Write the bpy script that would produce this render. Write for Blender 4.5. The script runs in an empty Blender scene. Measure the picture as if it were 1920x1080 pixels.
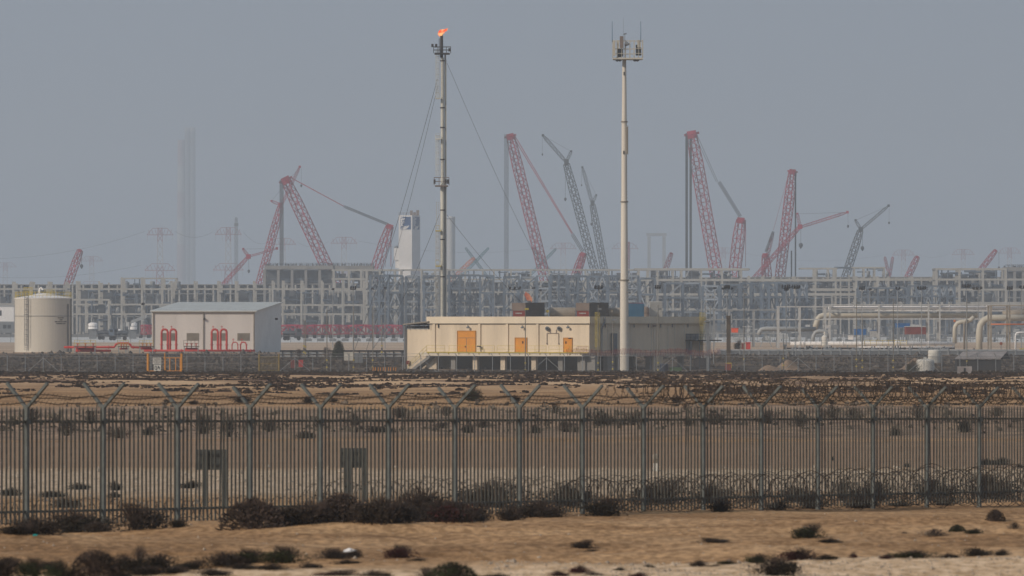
import bpy, math, random
import numpy as np
from mathutils import Vector, Matrix, noise
R = math.radians
random.seed(7)
SC = bpy.context.scene
COL = SC.collection

# ---------------- camera ----------------
F = 12000.0      # focal length in pixels of a 1920 wide frame
YH = 605.0       # row of the true horizon
HC = 7.0         # camera height
cam_d = bpy.data.cameras.new('camera'); cam = bpy.data.objects.new('camera', cam_d); COL.objects.link(cam)
cam_d.sensor_width = 36.0; cam_d.lens = 36.0 * F / 1920.0
cam_d.shift_y = (YH - 540.0) / 1920.0
cam_d.clip_start = 1.0; cam_d.clip_end = 60000.0
cam.location = (0, 0, HC); cam.rotation_euler = (R(90), 0, 0)
cam_d.dof.use_dof = True; cam_d.dof.focus_distance = 1000.0; cam_d.dof.aperture_fstop = 5.0
SC.camera = cam
# ---------------- sky, sun, exposure ----------------
SUN = Vector((-0.70, -0.55, 0.48)).normalized()      # direction towards the sun
el = math.asin(SUN.z); az = math.atan2(SUN.x, SUN.y)
w = bpy.data.worlds.new("World"); SC.world = w; w.use_nodes = True
nt = w.node_tree; bg = nt.nodes['Background']
sky = nt.nodes.new('ShaderNodeTexSky'); sky.sky_type = 'NISHITA'; sky.sun_disc = False
sky.sun_elevation = el; sky.sun_rotation = az
sky.air_density = 1.0; sky.dust_density = 6.0; sky.ozone_density = 1.5; sky.altitude = 0
mixn = nt.nodes.new('ShaderNodeMix'); mixn.data_type = 'RGBA'; mixn.inputs[0].default_value = 0.85
mixn.inputs[7].default_value = (3.95, 4.85, 6.15, 1)   # even dusty overcast veil over the clear sky
nt.links.new(sky.outputs[0], mixn.inputs[6]); nt.links.new(mixn.outputs[2], bg.inputs[0])
bg.inputs[1].default_value = 0.10
sd = bpy.data.lights.new('sun', 'SUN'); sun = bpy.data.objects.new('sun', sd); COL.objects.link(sun)
sd.energy = 4.3; sd.angle = R(2.5); sd.color = (1.0, 0.88, 0.74)
sun.location = (0, 0, 300); sun.rotation_euler = SUN.to_track_quat('Z', 'Y').to_euler()
SC.view_settings.view_transform = 'Standard'; SC.view_settings.look = 'None'
SC.view_settings.exposure = -0.6; SC.view_settings.gamma = 1.0
SC.cycles.volume_bounces = 1; SC.cycles.max_bounces = 6; SC.cycles.transparent_max_bounces = 16
HAZE = 1.75e-4

# ---------------- pixel helpers (photo pixels at a real distance -> metres) ----------------
def P(px, py, Y): return Vector(((px - 960.0) * Y / F, Y, HC - (py - YH) * Y / F))
def PZ(py, Y): return HC - (py - YH) * Y / F
def PX(px, Y): return (px - 960.0) * Y / F
PY_ = [-400, 0, 60, 105, 140, 170, 190, 250, 302, 322, 362, 400, 520, 700, 860, 945, 1010, 1100, 1200, 1500, 1900, 2600, 5000, 15000]
PD_ = [1.7, 1.7, 3.0, 4.15, 4.62, 5.2, 5.46, 5.6, 5.5, 5.35, 4.75, 4.72, 4.78, 5.6, 6.75, 7.15, 6.5, 5.35, 5.2, 4.85, 4.6, 4.9, 5.6, 8.0]
def n2(x, y, s, k=0.0): return noise.noise(Vector((x * s + k, y * s, k * 1.7)))
def tracks(x, y):
    t = 0
    for yc, am in ((131.0, .07), (133.2, .07), (142.0, .06), (143.9, .06), (118.5, .05), (120.3, .05)):
        d = (y - yc - 1.6*math.sin(x*.16+yc) - .25*x) / .38
        if abs(d) < 3: t += am * ((d*d-1) * math.exp(-d*d*.5)) * (.6+.5*n2(x, yc, .4, 1))
    return t
def gz(x, y):
    z = HC - float(np.interp(y, PY_, PD_))
    a = abs(x)
    if y < 230 and a < 60:
        f = max(0.0, min(1.0, (225 - y) / 40.0))
        fence = max(0.0, 1 - abs(y - (165 + x * 1.37)) / 9.0)       # even ground along the fence
        if y < 160: z += max(0, min(1, (160-y)/14)) * (0.34 * n2(x*.30, y*1.3, .13, 7) + .20 * abs(n2(x*.45, y*1.8, .3, 11)) + tracks(x, y))
        z += f * (1 - 0.8 * fence) * (0.22 * n2(x, y, 0.11, 3) + 0.10 * n2(x, y, 0.33, 9) + 0.03 * n2(x*.5, y, 1.1, 5))
    elif 300 < y < 700:
        z += 0.22 * n2(x, y, 0.05, 4) + 0.14 * n2(x, y, 0.15, 8)
    return z
def G(px, py, ymin=85.0, ymax=2600.0):
    """ground point seen at a photo pixel"""
    Y = ymin
    while Y < ymax:
        X = PX(px, Y)
        if HC - (py - YH) * Y / F <= gz(X, Y): break
        Y += 0.4 if Y < 260 else 3.0
    return Vector((PX(px, Y), Y, gz(PX(px, Y), Y)))

# ---------------- materials ----------------
MATS = {}
def mat(name, c, rough=0.8, var=0.12, scale=1.0, bump=0.0, metal=0.0, c2=None, emit=None, alpha=None, streak=False):
    if name in MATS: return MATS[name]
    m = bpy.data.materials.new(name); m.use_nodes = True; t = m.node_tree; b = t.nodes['Principled BSDF']
    b.inputs['Roughness'].default_value = rough; b.inputs['Metallic'].default_value = metal
    if b.inputs.get('Specular IOR Level'): b.inputs['Specular IOR Level'].default_value = 0.3
    geo = t.nodes.new('ShaderNodeNewGeometry')
    mp = t.nodes.new('ShaderNodeMapping')
    mp.inputs['Scale'].default_value = (scale, scale, scale * (0.12 if streak else 1))
    t.links.new(geo.outputs['Position'], mp.inputs['Vector'])
    ns = t.nodes.new('ShaderNodeTexNoise'); ns.inputs['Scale'].default_value = 1.0; ns.inputs['Detail'].default_value = 6
    ns.inputs['Roughness'].default_value = 0.62
    t.links.new(mp.outputs[0], ns.inputs['Vector'])
    cr = t.nodes.new('ShaderNodeValToRGB'); cr.color_ramp.elements[0].position = 0.33; cr.color_ramp.elements[1].position = 0.68
    d = c2 if c2 else [v * (1 - var * 1.6) for v in c]
    e = c if c2 else [min(1, v * (1 + var)) for v in c]
    cr.color_ramp.elements[0].color = (*d, 1); cr.color_ramp.elements[1].color = (*e, 1)
    t.links.new(ns.outputs[0], cr.inputs[0]); t.links.new(cr.outputs[0], b.inputs['Base Color'])
    if bump:
        bp = t.nodes.new('ShaderNodeBump'); bp.inputs['Strength'].default_value = 0.8; bp.inputs['Distance'].default_value = bump
        t.links.new(ns.outputs[0], bp.inputs['Height']); t.links.new(bp.outputs[0], b.inputs['Normal'])
    if emit:
        b.inputs['Emission Color'].default_value = (*emit[:3], 1); b.inputs['Emission Strength'].default_value = emit[3]
    if alpha is not None: b.inputs['Alpha'].default_value = alpha
    MATS[name] = m; return m
M = {}
M['fence'] = mat('galvanised_fence', (.125, .138, .132), .65, .12, 6, metal=.2)
M['pale'] = mat('galvanised_pale', (.128, .125, .104), .75, .2, 4, metal=.0)
M['razor'] = mat('rusty_razor_wire', (.075, .054, .04), .8, .3, 3)
M['signback'] = mat('sign_back_grey', (.06, .065, .062), .7, .15, 2)
M['cream'] = mat('cream_render', (.66, .545, .405), .85, .11, .35, streak=True)
M['creamtrim'] = mat('cream_band', (.72, .61, .46), .85, .07, .3, streak=True)
M['deck'] = mat('deck_concrete', (.62, .55, .45), .85, .08, .5)
M['orange'] = mat('orange_paint', (.62, .25, .03), .5, .06, 1)
M['yellow'] = mat('yellow_paint', (.50, .38, .05), .55, .12, 1)
M['dark'] = mat('dark_metal', (.03, .031, .033), .7, .2, 2)
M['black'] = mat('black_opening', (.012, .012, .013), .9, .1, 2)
M['grey'] = mat('grey_metal', (.17, .18, .19), .6, .12, 1.5)
M['midgrey'] = mat('mid_grey_metal', (.27, .28, .285), .6, .1, 1.5)
M['lightgrey'] = mat('light_grey_metal', (.42, .42, .41), .6, .08, 1)
M['concrete'] = mat('raw_concrete', (.385, .365, .325), .9, .12, .25)
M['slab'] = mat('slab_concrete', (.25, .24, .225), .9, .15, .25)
M['infill'] = mat('dark_infill', (.075, .08, .09), .9, .35, .12)
M['steel'] = mat('blue_grey_steel', (.10, .13, .17), .6, .2, .3)
M['steel2'] = mat('pale_steel', (.26, .295, .335), .6, .15, .3)
M['craner'] = mat('crane_red', (.34, .026, .056), .6, .25, .2)
M['craneg'] = mat('crane_grey', (.06, .068, .08), .6, .2, .2)
M['cranet'] = mat('crane_teal', (.03, .15, .18), .6, .2, .2)
M['craneo'] = mat('crane_orange', (.55, .16, .06), .6, .2, .2)
M['rope'] = mat('wire_rope', (.055, .06, .068), .7, .1, 1)
M['pred'] = mat('pipe_red', (.50, .045, .035), .5, .15, 1)
M['white'] = mat('white_paint', (.82, .79, .76), .6, .05, .2)
M['offwhite'] = mat('off_white_plastic', (.62, .59, .53), .6, .12, .8)
M['tank'] = mat('tank_paint', (.56, .52, .45), .6, .08, .25, streak=True)
M['shedwall'] = mat('shed_cladding', (.64, .59, .55), .7, .07, .3, streak=True)
M['shedroof'] = mat('shed_roof_sheet', (.58, .60, .58), .6, .06, .3)
M['shedside'] = mat('shed_shade_cladding', (.62, .64, .64), .7, .05, .3)  # cooler copy of the shed cladding, end wall's shade put into the colour
M['mast'] = mat('mast_paint', (.68, .62, .53), .55, .08, .5, streak=True)
M['flaretube'] = mat('flare_tube', (.62, .60, .52), .55, .12, .4, streak=True)
M['soot'] = mat('sooty_steel', (.045, .038, .035), .8, .3, 1)
M['pipe'] = mat('pipe_cream', (.50, .46, .38), .5, .08, .4)
M['pipeg'] = mat('pipe_grey', (.33, .34, .34), .45, .1, .4)
M['blue'] = mat('blue_paint', (.045, .13, .22), .6, .12, .5)
M['brightblue'] = mat('bright_blue', (.02, .13, .36), .6, .15, .5)
M['logo'] = mat('logo_blue', (.03, .085, .22), .6, .05, .2)
M['rust'] = mat('rust_red', (.22, .045, .035), .8, .2, .8)
M['brown'] = mat('brown_panel', (.20, .155, .13), .8, .12, .7)
M['tan'] = mat('tan_tank', (.27, .235, .19), .6, .15, .8)
M['brwire'] = mat('brown_mesh', (.10, .075, .05), .8, .25, .8)
M['sandpile'] = mat('heaped_sand', (.27, .19, .13), .95, .3, .8, bump=.15)
M['pylr'] = mat('pylon_red', (.30, .09, .10), .7, .1, .2)  # paler red, part of the far haze painted in
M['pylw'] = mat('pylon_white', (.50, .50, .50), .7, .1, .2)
M['glyph'] = mat('sign_black', (.02, .02, .022), .7, .1, 1)
M['teal'] = mat('teal_plastic', (.0, .28, .25), .5, .1, 1)
M['greenbin'] = mat('green_plastic', (.07, .13, .06), .6, .15, 1)
M['navy'] = mat('navy_plastic', (.02, .03, .055), .5, .2, 1)
M['redorange'] = mat('tarp_orange', (.75, .10, .03), .6, .1, 1)
M['hutroof'] = mat('corrugated_hut_roof', (.30, .27, .26), .7, .15, .8)
# bushes
M['twig'] = mat('dry_twig', (.060, .042, .034), .95, .35, 2.5)
M['leafbrown'] = mat('brown_scrub_leaf', (.038, .028, .022), .95, .45, 3)
M['leafdark'] = mat('dark_scrub_leaf', (.026, .022, .016), .95, .45, 3)
M['leafgreen'] = mat('olive_scrub_leaf', (.030, .036, .015), .95, .45, 3)
M['leafred'] = mat('red_scrub_leaf', (.055, .016, .017), .95, .45, 3)
M['leafgrey'] = mat('grey_scrub_leaf', (.19, .155, .12), .95, .4, 2)

# ---------------- mesh builder ----------------
class MB:
    def __init__(s): s.v = []; s.f = []
    def add(s, vs, fs):
        o = len(s.v); s.v.extend([tuple(v) for v in vs]); s.f.extend([tuple(i + o for i in f) for f in fs]); return s
    def box(s, x0, y0, z0, x1, y1, z1):
        if x1 < x0: x0, x1 = x1, x0
        if y1 < y0: y0, y1 = y1, y0
        if z1 < z0: z0, z1 = z1, z0
        return s.add([(x0,y0,z0),(x1,y0,z0),(x1,y1,z0),(x0,y1,z0),(x0,y0,z1),(x1,y0,z1),(x1,y1,z1),(x0,y1,z1)],
              [(0,3,2,1),(4,5,6,7),(0,1,5,4),(1,2,6,5),(2,3,7,6),(3,0,4,7)])
    def cbox(s, c, sx, sy, sz): return s.box(c[0]-sx/2, c[1]-sy/2, c[2], c[0]+sx/2, c[1]+sy/2, c[2]+sz)
    def obox(s, o, u, v, w_):      # oriented box from corner and three edge vectors
        o, u, v, w_ = map(Vector, (o, u, v, w_))
        if u.cross(v).dot(w_) < 0: u, v = v, u
        return s.add([o, o+u, o+u+v, o+v, o+w_, o+u+w_, o+u+v+w_, o+v+w_],
              [(0,3,2,1),(4,5,6,7),(0,1,5,4),(1,2,6,5),(2,3,7,6),(3,0,4,7)])
    def tube(s, p, q, r, n=6, r2=None, cap=True):
        p, q = Vector(p), Vector(q); d = q - p
        if d.length < 1e-6: return s
        d.normalize(); a = Vector((0,0,1)) if abs(d.z) < .95 else Vector((1,0,0))
        u = d.cross(a).normalized(); v = d.cross(u); r2 = r if r2 is None else r2
        vs = []
        for i in range(n):
            t = 2*math.pi*(i+.5)/n; vs.append(p + (u*math.cos(t) + v*math.sin(t))*r)
        for i in range(n):
            t = 2*math.pi*(i+.5)/n; vs.append(q + (u*math.cos(t) + v*math.sin(t))*r2)
        fs = [(i, n+i, n+(i+1)%n, (i+1)%n) for i in range(n)]
        if cap: fs += [tuple(range(n)), tuple(range(2*n-1, n-1, -1))]
        return s.add(vs, fs)
    def path(s, pts, r, n=8, closed=False):
        pts = [Vector(p) for p in pts]; rings = []; m = len(pts)
        for i, p in enumerate(pts):
            if closed: d = pts[(i+1) % m] - pts[i-1]
            else: d = pts[min(i+1, m-1)] - pts[max(i-1, 0)]
            d.normalize(); a = Vector((0,0,1)) if abs(d.z) < .95 else Vector((0,1,0))
            u = d.cross(a).normalized(); v = d.cross(u)
            if rings:      # keep rings from twisting
                pu = rings[-1][1]; u = (pu - d*pu.dot(d)).normalized(); v = d.cross(u)
            rings.append((p, u, v))
        vs = [p + (u*math.cos(2*math.pi*k/n) + v*math.sin(2*math.pi*k/n))*r for p, u, v in rings for k in range(n)]
        fs = [(i*n+k, i*n+(k+1)%n, (i+1)*n+(k+1)%n, (i+1)*n+k) for i in range(m-1) for k in range(n)]
        if closed: fs += [((m-1)*n+k, (m-1)*n+(k+1)%n, (k+1)%n, k) for k in range(n)]
        else: fs += [tuple(range(n-1, -1, -1)), tuple(range((m-1)*n, m*n))]
        return s.add(vs, fs)
    def lathe(s, c, prof, n=32):
        c = Vector(c); m = len(prof)
        vs = [(c.x + r*math.cos(2*math.pi*k/n), c.y + r*math.sin(2*math.pi*k/n), c.z + z) for r, z in prof for k in range(n)]
        fs = [(i*n+k, i*n+(k+1)%n, (i+1)*n+(k+1)%n, (i+1)*n+k) for i in range(m-1) for k in range(n)]
        fs += [tuple(range(n-1, -1, -1)), tuple(range((m-1)*n, m*n))]
        return s.add(vs, fs)
    def ring(s, c, r, t, n=24, k=4):
        pts = [(c[0]+r*math.cos(2*math.pi*i/n), c[1]+r*math.sin(2*math.pi*i/n), c[2]) for i in range(n)]
        return s.path(pts, t, k, closed=True)
    def lattice(s, p, q, w0, w1, w2=None, rc=.2, rb=.1, cell=1.2, side=None, depth=.9, nc=4):
        """four-chord lattice boom; widths at start, middle, end"""
        p, q = Vector(p), Vector(q); d = q - p; L = d.length; d.normalize()
        if side is None: side = Vector((.5,.866,0))
        v = (side - d*side.dot(d)).normalized(); u = d.cross(v).normalized()
        w2 = w1 if w2 is None else w2
        n = max(3, int(L / (max(w1, .5) * cell)))
        def W(t):
            if t < .12: return w0 + (w1-w0)*t/.12
            if t > .85: return w1 + (w2-w1)*(t-.85)/.15
            return w1
        rc = min(rc, w1*.085); rb = min(rb, w1*.05); rings = []
        for i in range(n+1):
            t = i/n; c = p + d*L*t; h = W(t)/2
            rings.append([c + u*h*a + v*h*depth*b for a, b in ((-1,-1),(1,-1),(1,1),(-1,1))])
        for i in range(n):
            A, B = rings[i], rings[i+1]
            for k in range(4):
                s.tube(A[k], B[k], rc, nc, cap=False)
                j = (k+1) % 4
                if i % 2: s.tube(A[k], B[j], rb, 3, cap=False)
                else: s.tube(A[j], B[k], rb, 3, cap=False)
                s.tube(B[k], B[j], rb, 3, cap=False)
        return s
    def build(s, name, m, parent=None, origin=None, smooth=False):
        me = bpy.data.meshes.new(name)
        root = parent
        if parent is not None:
            o = Vector(parent['_o'])
        else: o = Vector(origin) if origin is not None else Vector((0,0,0))
        me.from_pydata([(v[0]-o.x, v[1]-o.y, v[2]-o.z) for v in s.v], [], s.f)
        me.materials.append(M[m] if isinstance(m, str) else m)
        if smooth: me.polygons.foreach_set('use_smooth', [True]*len(me.polygons))
        me.update()
        ob = bpy.data.objects.new(name, me); COL.objects.link(ob)
        ob['_o'] = tuple(o)
        if parent is not None: ob.parent = parent
        else: ob.location = o
        return ob
def tag(o, label=None, cat=None, group=None, kind=None):
    if label: o['label'] = label
    if cat: o['category'] = cat
    if group: o['group'] = group
    if kind: o['kind'] = kind
    return o
def thing(name, label, cat, loc, group=None):
    o = bpy.data.objects.new(name, None); COL.objects.link(o); o.empty_display_size = .5
    o.location = loc; o['_o'] = tuple(loc); return tag(o, label, cat, group)
KIDS = {}
def copy_tree(o, loc=None, label=None, rz=None, sc=None, parent=None):
    c = o.copy(); COL.objects.link(c)
    if parent is not None: c.parent = parent
    if loc is not None: c.location = loc; c['_o'] = tuple(loc)
    if label: c['label'] = label
    if rz is not None: c.rotation_euler = (0,0,rz)
    if sc is not None: c.scale = sc
    if o.name not in KIDS: KIDS[o.name] = [x for x in bpy.data.objects if x.parent == o]
    for ch in KIDS[o.name]: copy_tree(ch, parent=c)
    return c

# ---------------- ground: one sheet to the horizon ----------------
def build_ground():
    xs = list(np.arange(-22, 22.01, .22)); e = 22.0; st = .5
    while e < 7400: e += st; st *= 1.22; xs.append(e); xs.insert(0, -e)
    ys = list(np.arange(-400, 60, 40)) + list(np.arange(60, 96, 4)) + list(np.arange(96, 215, .3)) + list(np.arange(215, 460, 2.0)) + list(np.arange(460, 1250, 7))
    e = 1250.0; st = 12
    while e < 14500: ys.append(e); e += st; st *= 1.15
    V = [(x, y, gz(x, y)) for y in ys for x in xs]; nx = len(xs)
    Fc = [(j*nx+i, j*nx+i+1, (j+1)*nx+i+1, (j+1)*nx+i) for j in range(len(ys)-1) for i in range(nx-1)]
    me = bpy.data.meshes.new('ground'); me.from_pydata(V, [], Fc)
    me.polygons.foreach_set('use_smooth', [True]*len(me.polygons))
    m = bpy.data.materials.new('desert_ground'); m.use_nodes = True; t = m.node_tree; b = t.nodes['Principled BSDF']
    b.inputs['Roughness'].default_value = .95; b.inputs['Specular IOR Level'].default_value = .1
    N = t.nodes.new; L = t.links.new
    geo = N('ShaderNodeNewGeometry'); sep = N('ShaderNodeSeparateXYZ'); L(geo.outputs['Position'], sep.inputs[0])
    def nz(scale, det=6, sx=1, sy=1, rough=.6):
        mp = N('ShaderNodeMapping'); mp.inputs['Scale'].default_value = (sx, sy, 1); L(geo.outputs['Position'], mp.inputs[0])
        n = N('ShaderNodeTexNoise'); n.inputs['Scale'].default_value = scale; n.inputs['Detail'].default_value = det
        n.inputs['Roughness'].default_value = rough; L(mp.outputs[0], n.inputs['Vector']); return n.outputs[0]
    def ramp(src, stops, interp='LINEAR'):
        r = N('ShaderNodeValToRGB'); el = r.color_ramp.elements; r.color_ramp.interpolation = interp
        while len(el) < len(stops): el.new(.5)
        for k, (p_, c_) in enumerate(stops): el[k].position = p_; el[k].color = (*c_, 1)
        L(src, r.inputs[0]); return r.outputs[0]
    def mix(f, a, c, mode='MIX'):
        x = N('ShaderNodeMix'); x.data_type = 'RGBA'; x.blend_type = mode
        if isinstance(f, float): x.inputs[0].default_value = f
        else: L(f, x.inputs[0])
        for s_, k in ((a, 6), (c, 7)):
            if isinstance(s_, tuple): x.inputs[k].default_value = (*s_, 1)
            else: L(s_, x.inputs[k])
        return x.outputs[2]
    # wavy distance used for the real bands of soil
    wob = N('ShaderNodeMath'); wob.operation = 'MULTIPLY_ADD'; L(nz(.03, 4), wob.inputs[0]); wob.inputs[1].default_value = 26.0; L(sep.outputs[1], wob.inputs[2])
    wo2 = N('ShaderNodeMath'); wo2.operation = 'SUBTRACT'; L(wob.outputs[0], wo2.inputs[0]); wo2.inputs[1].default_value = 13.0
    def band(a, b_, s=3.0):      # 1 between a and b
        u = N('ShaderNodeMapRange'); u.inputs[1].default_value = a-s; u.inputs[2].default_value = a+s; L(wo2.outputs[0], u.inputs[0])
        v = N('ShaderNodeMapRange'); v.inputs[1].default_value = b_-s; v.inputs[2].default_value = b_+s; v.inputs[3].default_value = 1; v.inputs[4].default_value = 0; L(wo2.outputs[0], v.inputs[0])
        x = N('ShaderNodeMath'); x.operation = 'MULTIPLY'; L(u.outputs[0], x.inputs[0]); L(v.outputs[0], x.inputs[1]); return x.outputs[0]
    sand = ramp(nz(.35, 8, 1, .6), [(.30, (.33, .19, .092)), (.55, (.49, .30, .155)), (.75, (.60, .39, .22))])
    sand = mix(1.0, sand, ramp(nz(.10, 7, .35, 1.5, .65), [(.38, (.70, .67, .64)), (.52, (1, 1, 1)), (.70, (1.14, 1.14, 1.12))]), 'MULTIPLY')  # broad tone streaks stand in for shading on the sand's relief
    speck = ramp(nz(5.5, 5, 1, .5), [(.42, (.62, .60, .57)), (.56, (1, 1, 1)), (.72, (1.25, 1.22, 1.18))])
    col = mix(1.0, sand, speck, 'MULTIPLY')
    # gravelly pale berm close to the camera
    grav = ramp(nz(4.0, 7, 1, .5), [(.36, (.40, .265, .15)), (.50, (.64, .45, .28)), (.66, (.80, .60, .41))])
    gx_ = N('ShaderNodeMath'); gx_.operation = 'MULTIPLY_ADD'; L(sep.outputs[0], gx_.inputs[0]); gx_.inputs[1].default_value = -1.2; L(sep.outputs[1], gx_.inputs[2])
    gr = N('ShaderNodeMapRange'); gr.inputs[1].default_value = 101; gr.inputs[2].default_value = 108; gr.inputs[3].default_value = 1; gr.inputs[4].default_value = 0; L(gx_.outputs[0], gr.inputs[0])
    col = mix(gr.outputs[0], col, grav)
    # pebble field beyond the fence and the smooth dirt road
    peb = ramp(nz(2.2, 7, 1, .35), [(.34, (.33, .235, .15)), (.55, (.54, .405, .275)), (.7, (.66, .52, .38))])
    col = mix(band(205, 246, 6), col, peb)
    col = mix(band(247, 296, 1.5), col, ramp(nz(.5, 6, .3, 1), [(.3, (.27, .175, .108)), (.7, (.34, .225, .145))]))
    verge = ramp(nz(.6, 7, 1, .5), [(.35, (.17, .115, .08)), (.5, (.28, .19, .13)), (.68, (.44, .30, .195))])
    col = mix(band(304, 362, 4), col, verge)
    far = ramp(nz(.09, 8, 1, .5, .7), [(.40, (.18, .11, .07)), (.47, (.42, .27, .155)), (.57, (.62, .42, .25))])
    col = mix(band(470, 690, 30), col, far)
    dk = ramp(nz(.16, 8, 1, .6, .7), [(.36, (.030, .023, .017)), (.50, (.07, .052, .038)), (.62, (.24, .17, .115))])
    col = mix(band(690, 1110, 8), col, dk)
    yard = ramp(nz(.02, 6, .4, 1), [(.4, (.40, .29, .20)), (.6, (.50, .39, .29))])
    col = mix(band(1130, 1560, 20), col, yard)
    col = mix(band(1560, 2050, 20), col, ramp(nz(.02, 6, .4, 1), [(.4, (.50, .50, .48)), (.6, (.58, .57, .55))]))
    col = mix(band(2050, 90000, 20), col, (.17, .155, .135))
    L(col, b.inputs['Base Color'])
    bp = N('ShaderNodeBump'); bp.inputs['Strength'].default_value = .9; bp.inputs['Distance'].default_value = .05
    L(nz(3.0, 8, 1, 1, .65), bp.inputs['Height']); L(bp.outputs[0], b.inputs['Normal'])
    me.materials.append(m); ob = bpy.data.objects.new('ground', me); COL.objects.link(ob); ob['kind'] = 'structure'
build_ground()
M['scrubfar'] = mat('far_scrub', (.062,.042,.031), .95, .45, .8); M['bankfar'] = mat('bank_scrub_leaf', (.050,.037,.027), .95, .45, .8)
M['weed'] = mat('bank_weed', (.058,.046,.033), .95, .4, 1)
# ================= palisade fence =================
FA = Vector((PX(50, 155), 155, 0)); FB = Vector((PX(1836, 190), 190, 0))
FD = (FB - FA); BAY = FD.length / 15; FD.normalize(); FN = Vector((FD.y, -FD.x, 0))   # FN points to the camera side (right/front)
def fpos(k): p = FA + FD * BAY * k; p.z = HC - (5.01 + (5.46 - 5.01) * k / 15); return p
fence = thing('palisade_fence', 'long grey galvanised palisade fence with splayed arms crossing the sand', 'fence', fpos(0))
for k in range(-9, 29):
    b = fpos(k); H = 3.02
    m = MB(); u = FD * .045; v = FN * .055
    m.obox(b - u - v - Vector((0,0,.5)), u*2, v*2, Vector((0,0,H+.5)))
    m.obox(b + FN*.056 - u*1.6 + Vector((0,0,2.55)), u*3.2, FN*.02, Vector((0,0,.12)))
    po = m.build('post', 'fence', fence)
    for sgn in (-1, 1):
        ln = .92 if sgn > 0 or k < 3 or k % 3 else .8
        a = b + Vector((0,0,H-.08)); e = a + FN*sgn*ln*.72*(1 if sgn>0 else .95) + Vector((0,0,ln*.66))
        mm = MB(); d = (e-a).normalized(); wv = FD*.035; hv = d.cross(FD).normalized()*.035
        mm.obox(a - wv - hv, wv*2, hv*2, (e-a)); mm.build('arm', 'fence', po)
    if k == 28: continue
    c = fpos(k+1)
    m = MB(); n = 18
    for i in range(1, n):
        t = i/n; p = b.lerp(c, t); g = p.z + .10 + .02*random.random(); top = p.z + 2.98 + random.uniform(-.015,.015)
        lean = random.uniform(-.01,.01)*(6 if random.random() < .04 else 1)
        u = FD*.031; m.obox(Vector((p.x,p.y,g)) - u + FN*.03, u*2, FN*.016, Vector((lean,0,top-g-.1)))
        m.add([Vector((p.x+lean,p.y,top-.1))-u+FN*.03, Vector((p.x+lean,p.y,top-.1))+u+FN*.03, Vector((p.x+lean,p.y,top))+FN*.03, Vector((p.x+lean,p.y,top-.1))-u+FN*.046, Vector((p.x+lean,p.y,top-.1))+u+FN*.046, Vector((p.x+lean,p.y,top))+FN*.046], [(0,1,2),(5,4,3),(0,2,5,3),(1,4,5,2)])
    m.build('pale_panel', 'pale', fence)
    for z, nm in ((2.58, 'rail'), (.40, 'rail')):
        m = MB(); s = Vector((0,0,z)); m.obox(b + s - FN*.025, c-b, FN*.05, Vector((0,0,.06))); m.build(nm, 'pale', fence)
# strands of wire stretched along the arms
def strand(label, k0, k1, off, z, mtl='razor', r=.012, wob=.05):
    m = MB(); pts = []
    for i in range((k1-k0)*6+1):
        k = k0 + i/6; p = fpos(k); sag = -.06*math.sin(math.pi*(i % 6)/6)
        pts.append(p + FN*off + Vector((0,0,z+sag+random.uniform(-wob,wob)*.5)))
    m.path(pts, r, 4)
    for i in range(len(pts)-1):
        for t in (.2,.5,.8):
            q = pts[i].lerp(pts[i+1], t); m.tube(q-Vector((.03,0,.05)), q+Vector((.03,0,.05)), .006, 3)
    tag(m.build('barbed_wire', mtl, None, pts[0]), label, 'barbed wire', 'barbed wires along the fence arms')
strand('barbed wire strand low in the fork of the fence arms', -9, 28, .14, 3.10)
strand('barbed wire strand halfway up the near fence arms', -9, 28, .34, 3.28)
strand('barbed wire strand on the far side of the fence arms', -9, 28, -.30, 3.22)
# razor coils
def coil(label, k0, k1, rad, off, zc, pitch, seed, r=.014, jitter=.25, grow=None, ex=1.0):
    rnd = random.Random(seed); m = MB(); pts = []
    L = (k1-k0)*BAY; n = int(L/pitch); seg = 22
    a = rnd.uniform(.85,1.1); jz = 0; b2 = 1; ph = rnd.random()*6
    for i in range(n):
        tgt = rnd.uniform(1-jitter, 1+jitter*.4); tz = rnd.uniform(-.08,.08)*rad*2; adv = pitch*rnd.uniform(.3,1.5)
        for j in range(seg):
            s = (i + j/seg)/n; k = k0 + (k1-k0)*s; p = fpos(k)
            a += (tgt-a)*.08; jz += (tz-jz)*.08
            rr = rad*a*(grow(s) if grow else 1); th = 2*math.pi*j/seg + ph
            q = p + FN*(off + ex*rr*math.cos(th)) + Vector((0,0,zc+jz+rr*math.sin(th))) + FD*(rnd.uniform(-1,1)*.012 + .22*rad*math.sin(th*1.0+i*1.7))
            pts.append(q)
    m.path(pts, r, 3)
    for i in range(0, len(pts)-1, 2):      # flat barbs
        q = pts[i]; d = (pts[i+1]-q).normalized(); e = d.cross(Vector((0,0,1)))
        if e.length > .1: e.normalize(); m.add([q-d*.03-e*.012, q+d*.03-e*.03, q+e*.035], [(0,1,2)])
    return tag(m.build('razor_coil', 'razor', None, pts[0]), label, 'razor wire', 'razor wire coils on the fence')
coil('rusty razor coil lying in the forked arms on top of the fence', 9.0, 28, .33, .12, 3.42, .24, 1, .014, .18, None, .75)
coil('loose tangled razor coil low behind the top fence arms', 8.4, 28, .22, -.22, 3.40, .36, 2, .009, .3)
coil('tall rusty razor coil standing on the sand in front of the fence foot', 7.4, 28, .58, .72, .60, .34, 3, .0105, .25, lambda s: .72+.4*min(1, s*3))
coil('flattened razor coil on the sand just behind the fence foot', 4.2, 28, .46, -.75, .58, .30, 4, .010, .35)
coil('low thin razor coil half buried in scrub behind the fence between the two signboards', -4, 5.0, .30, -1.3, .38, .36, 5, .011, .4)


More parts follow.
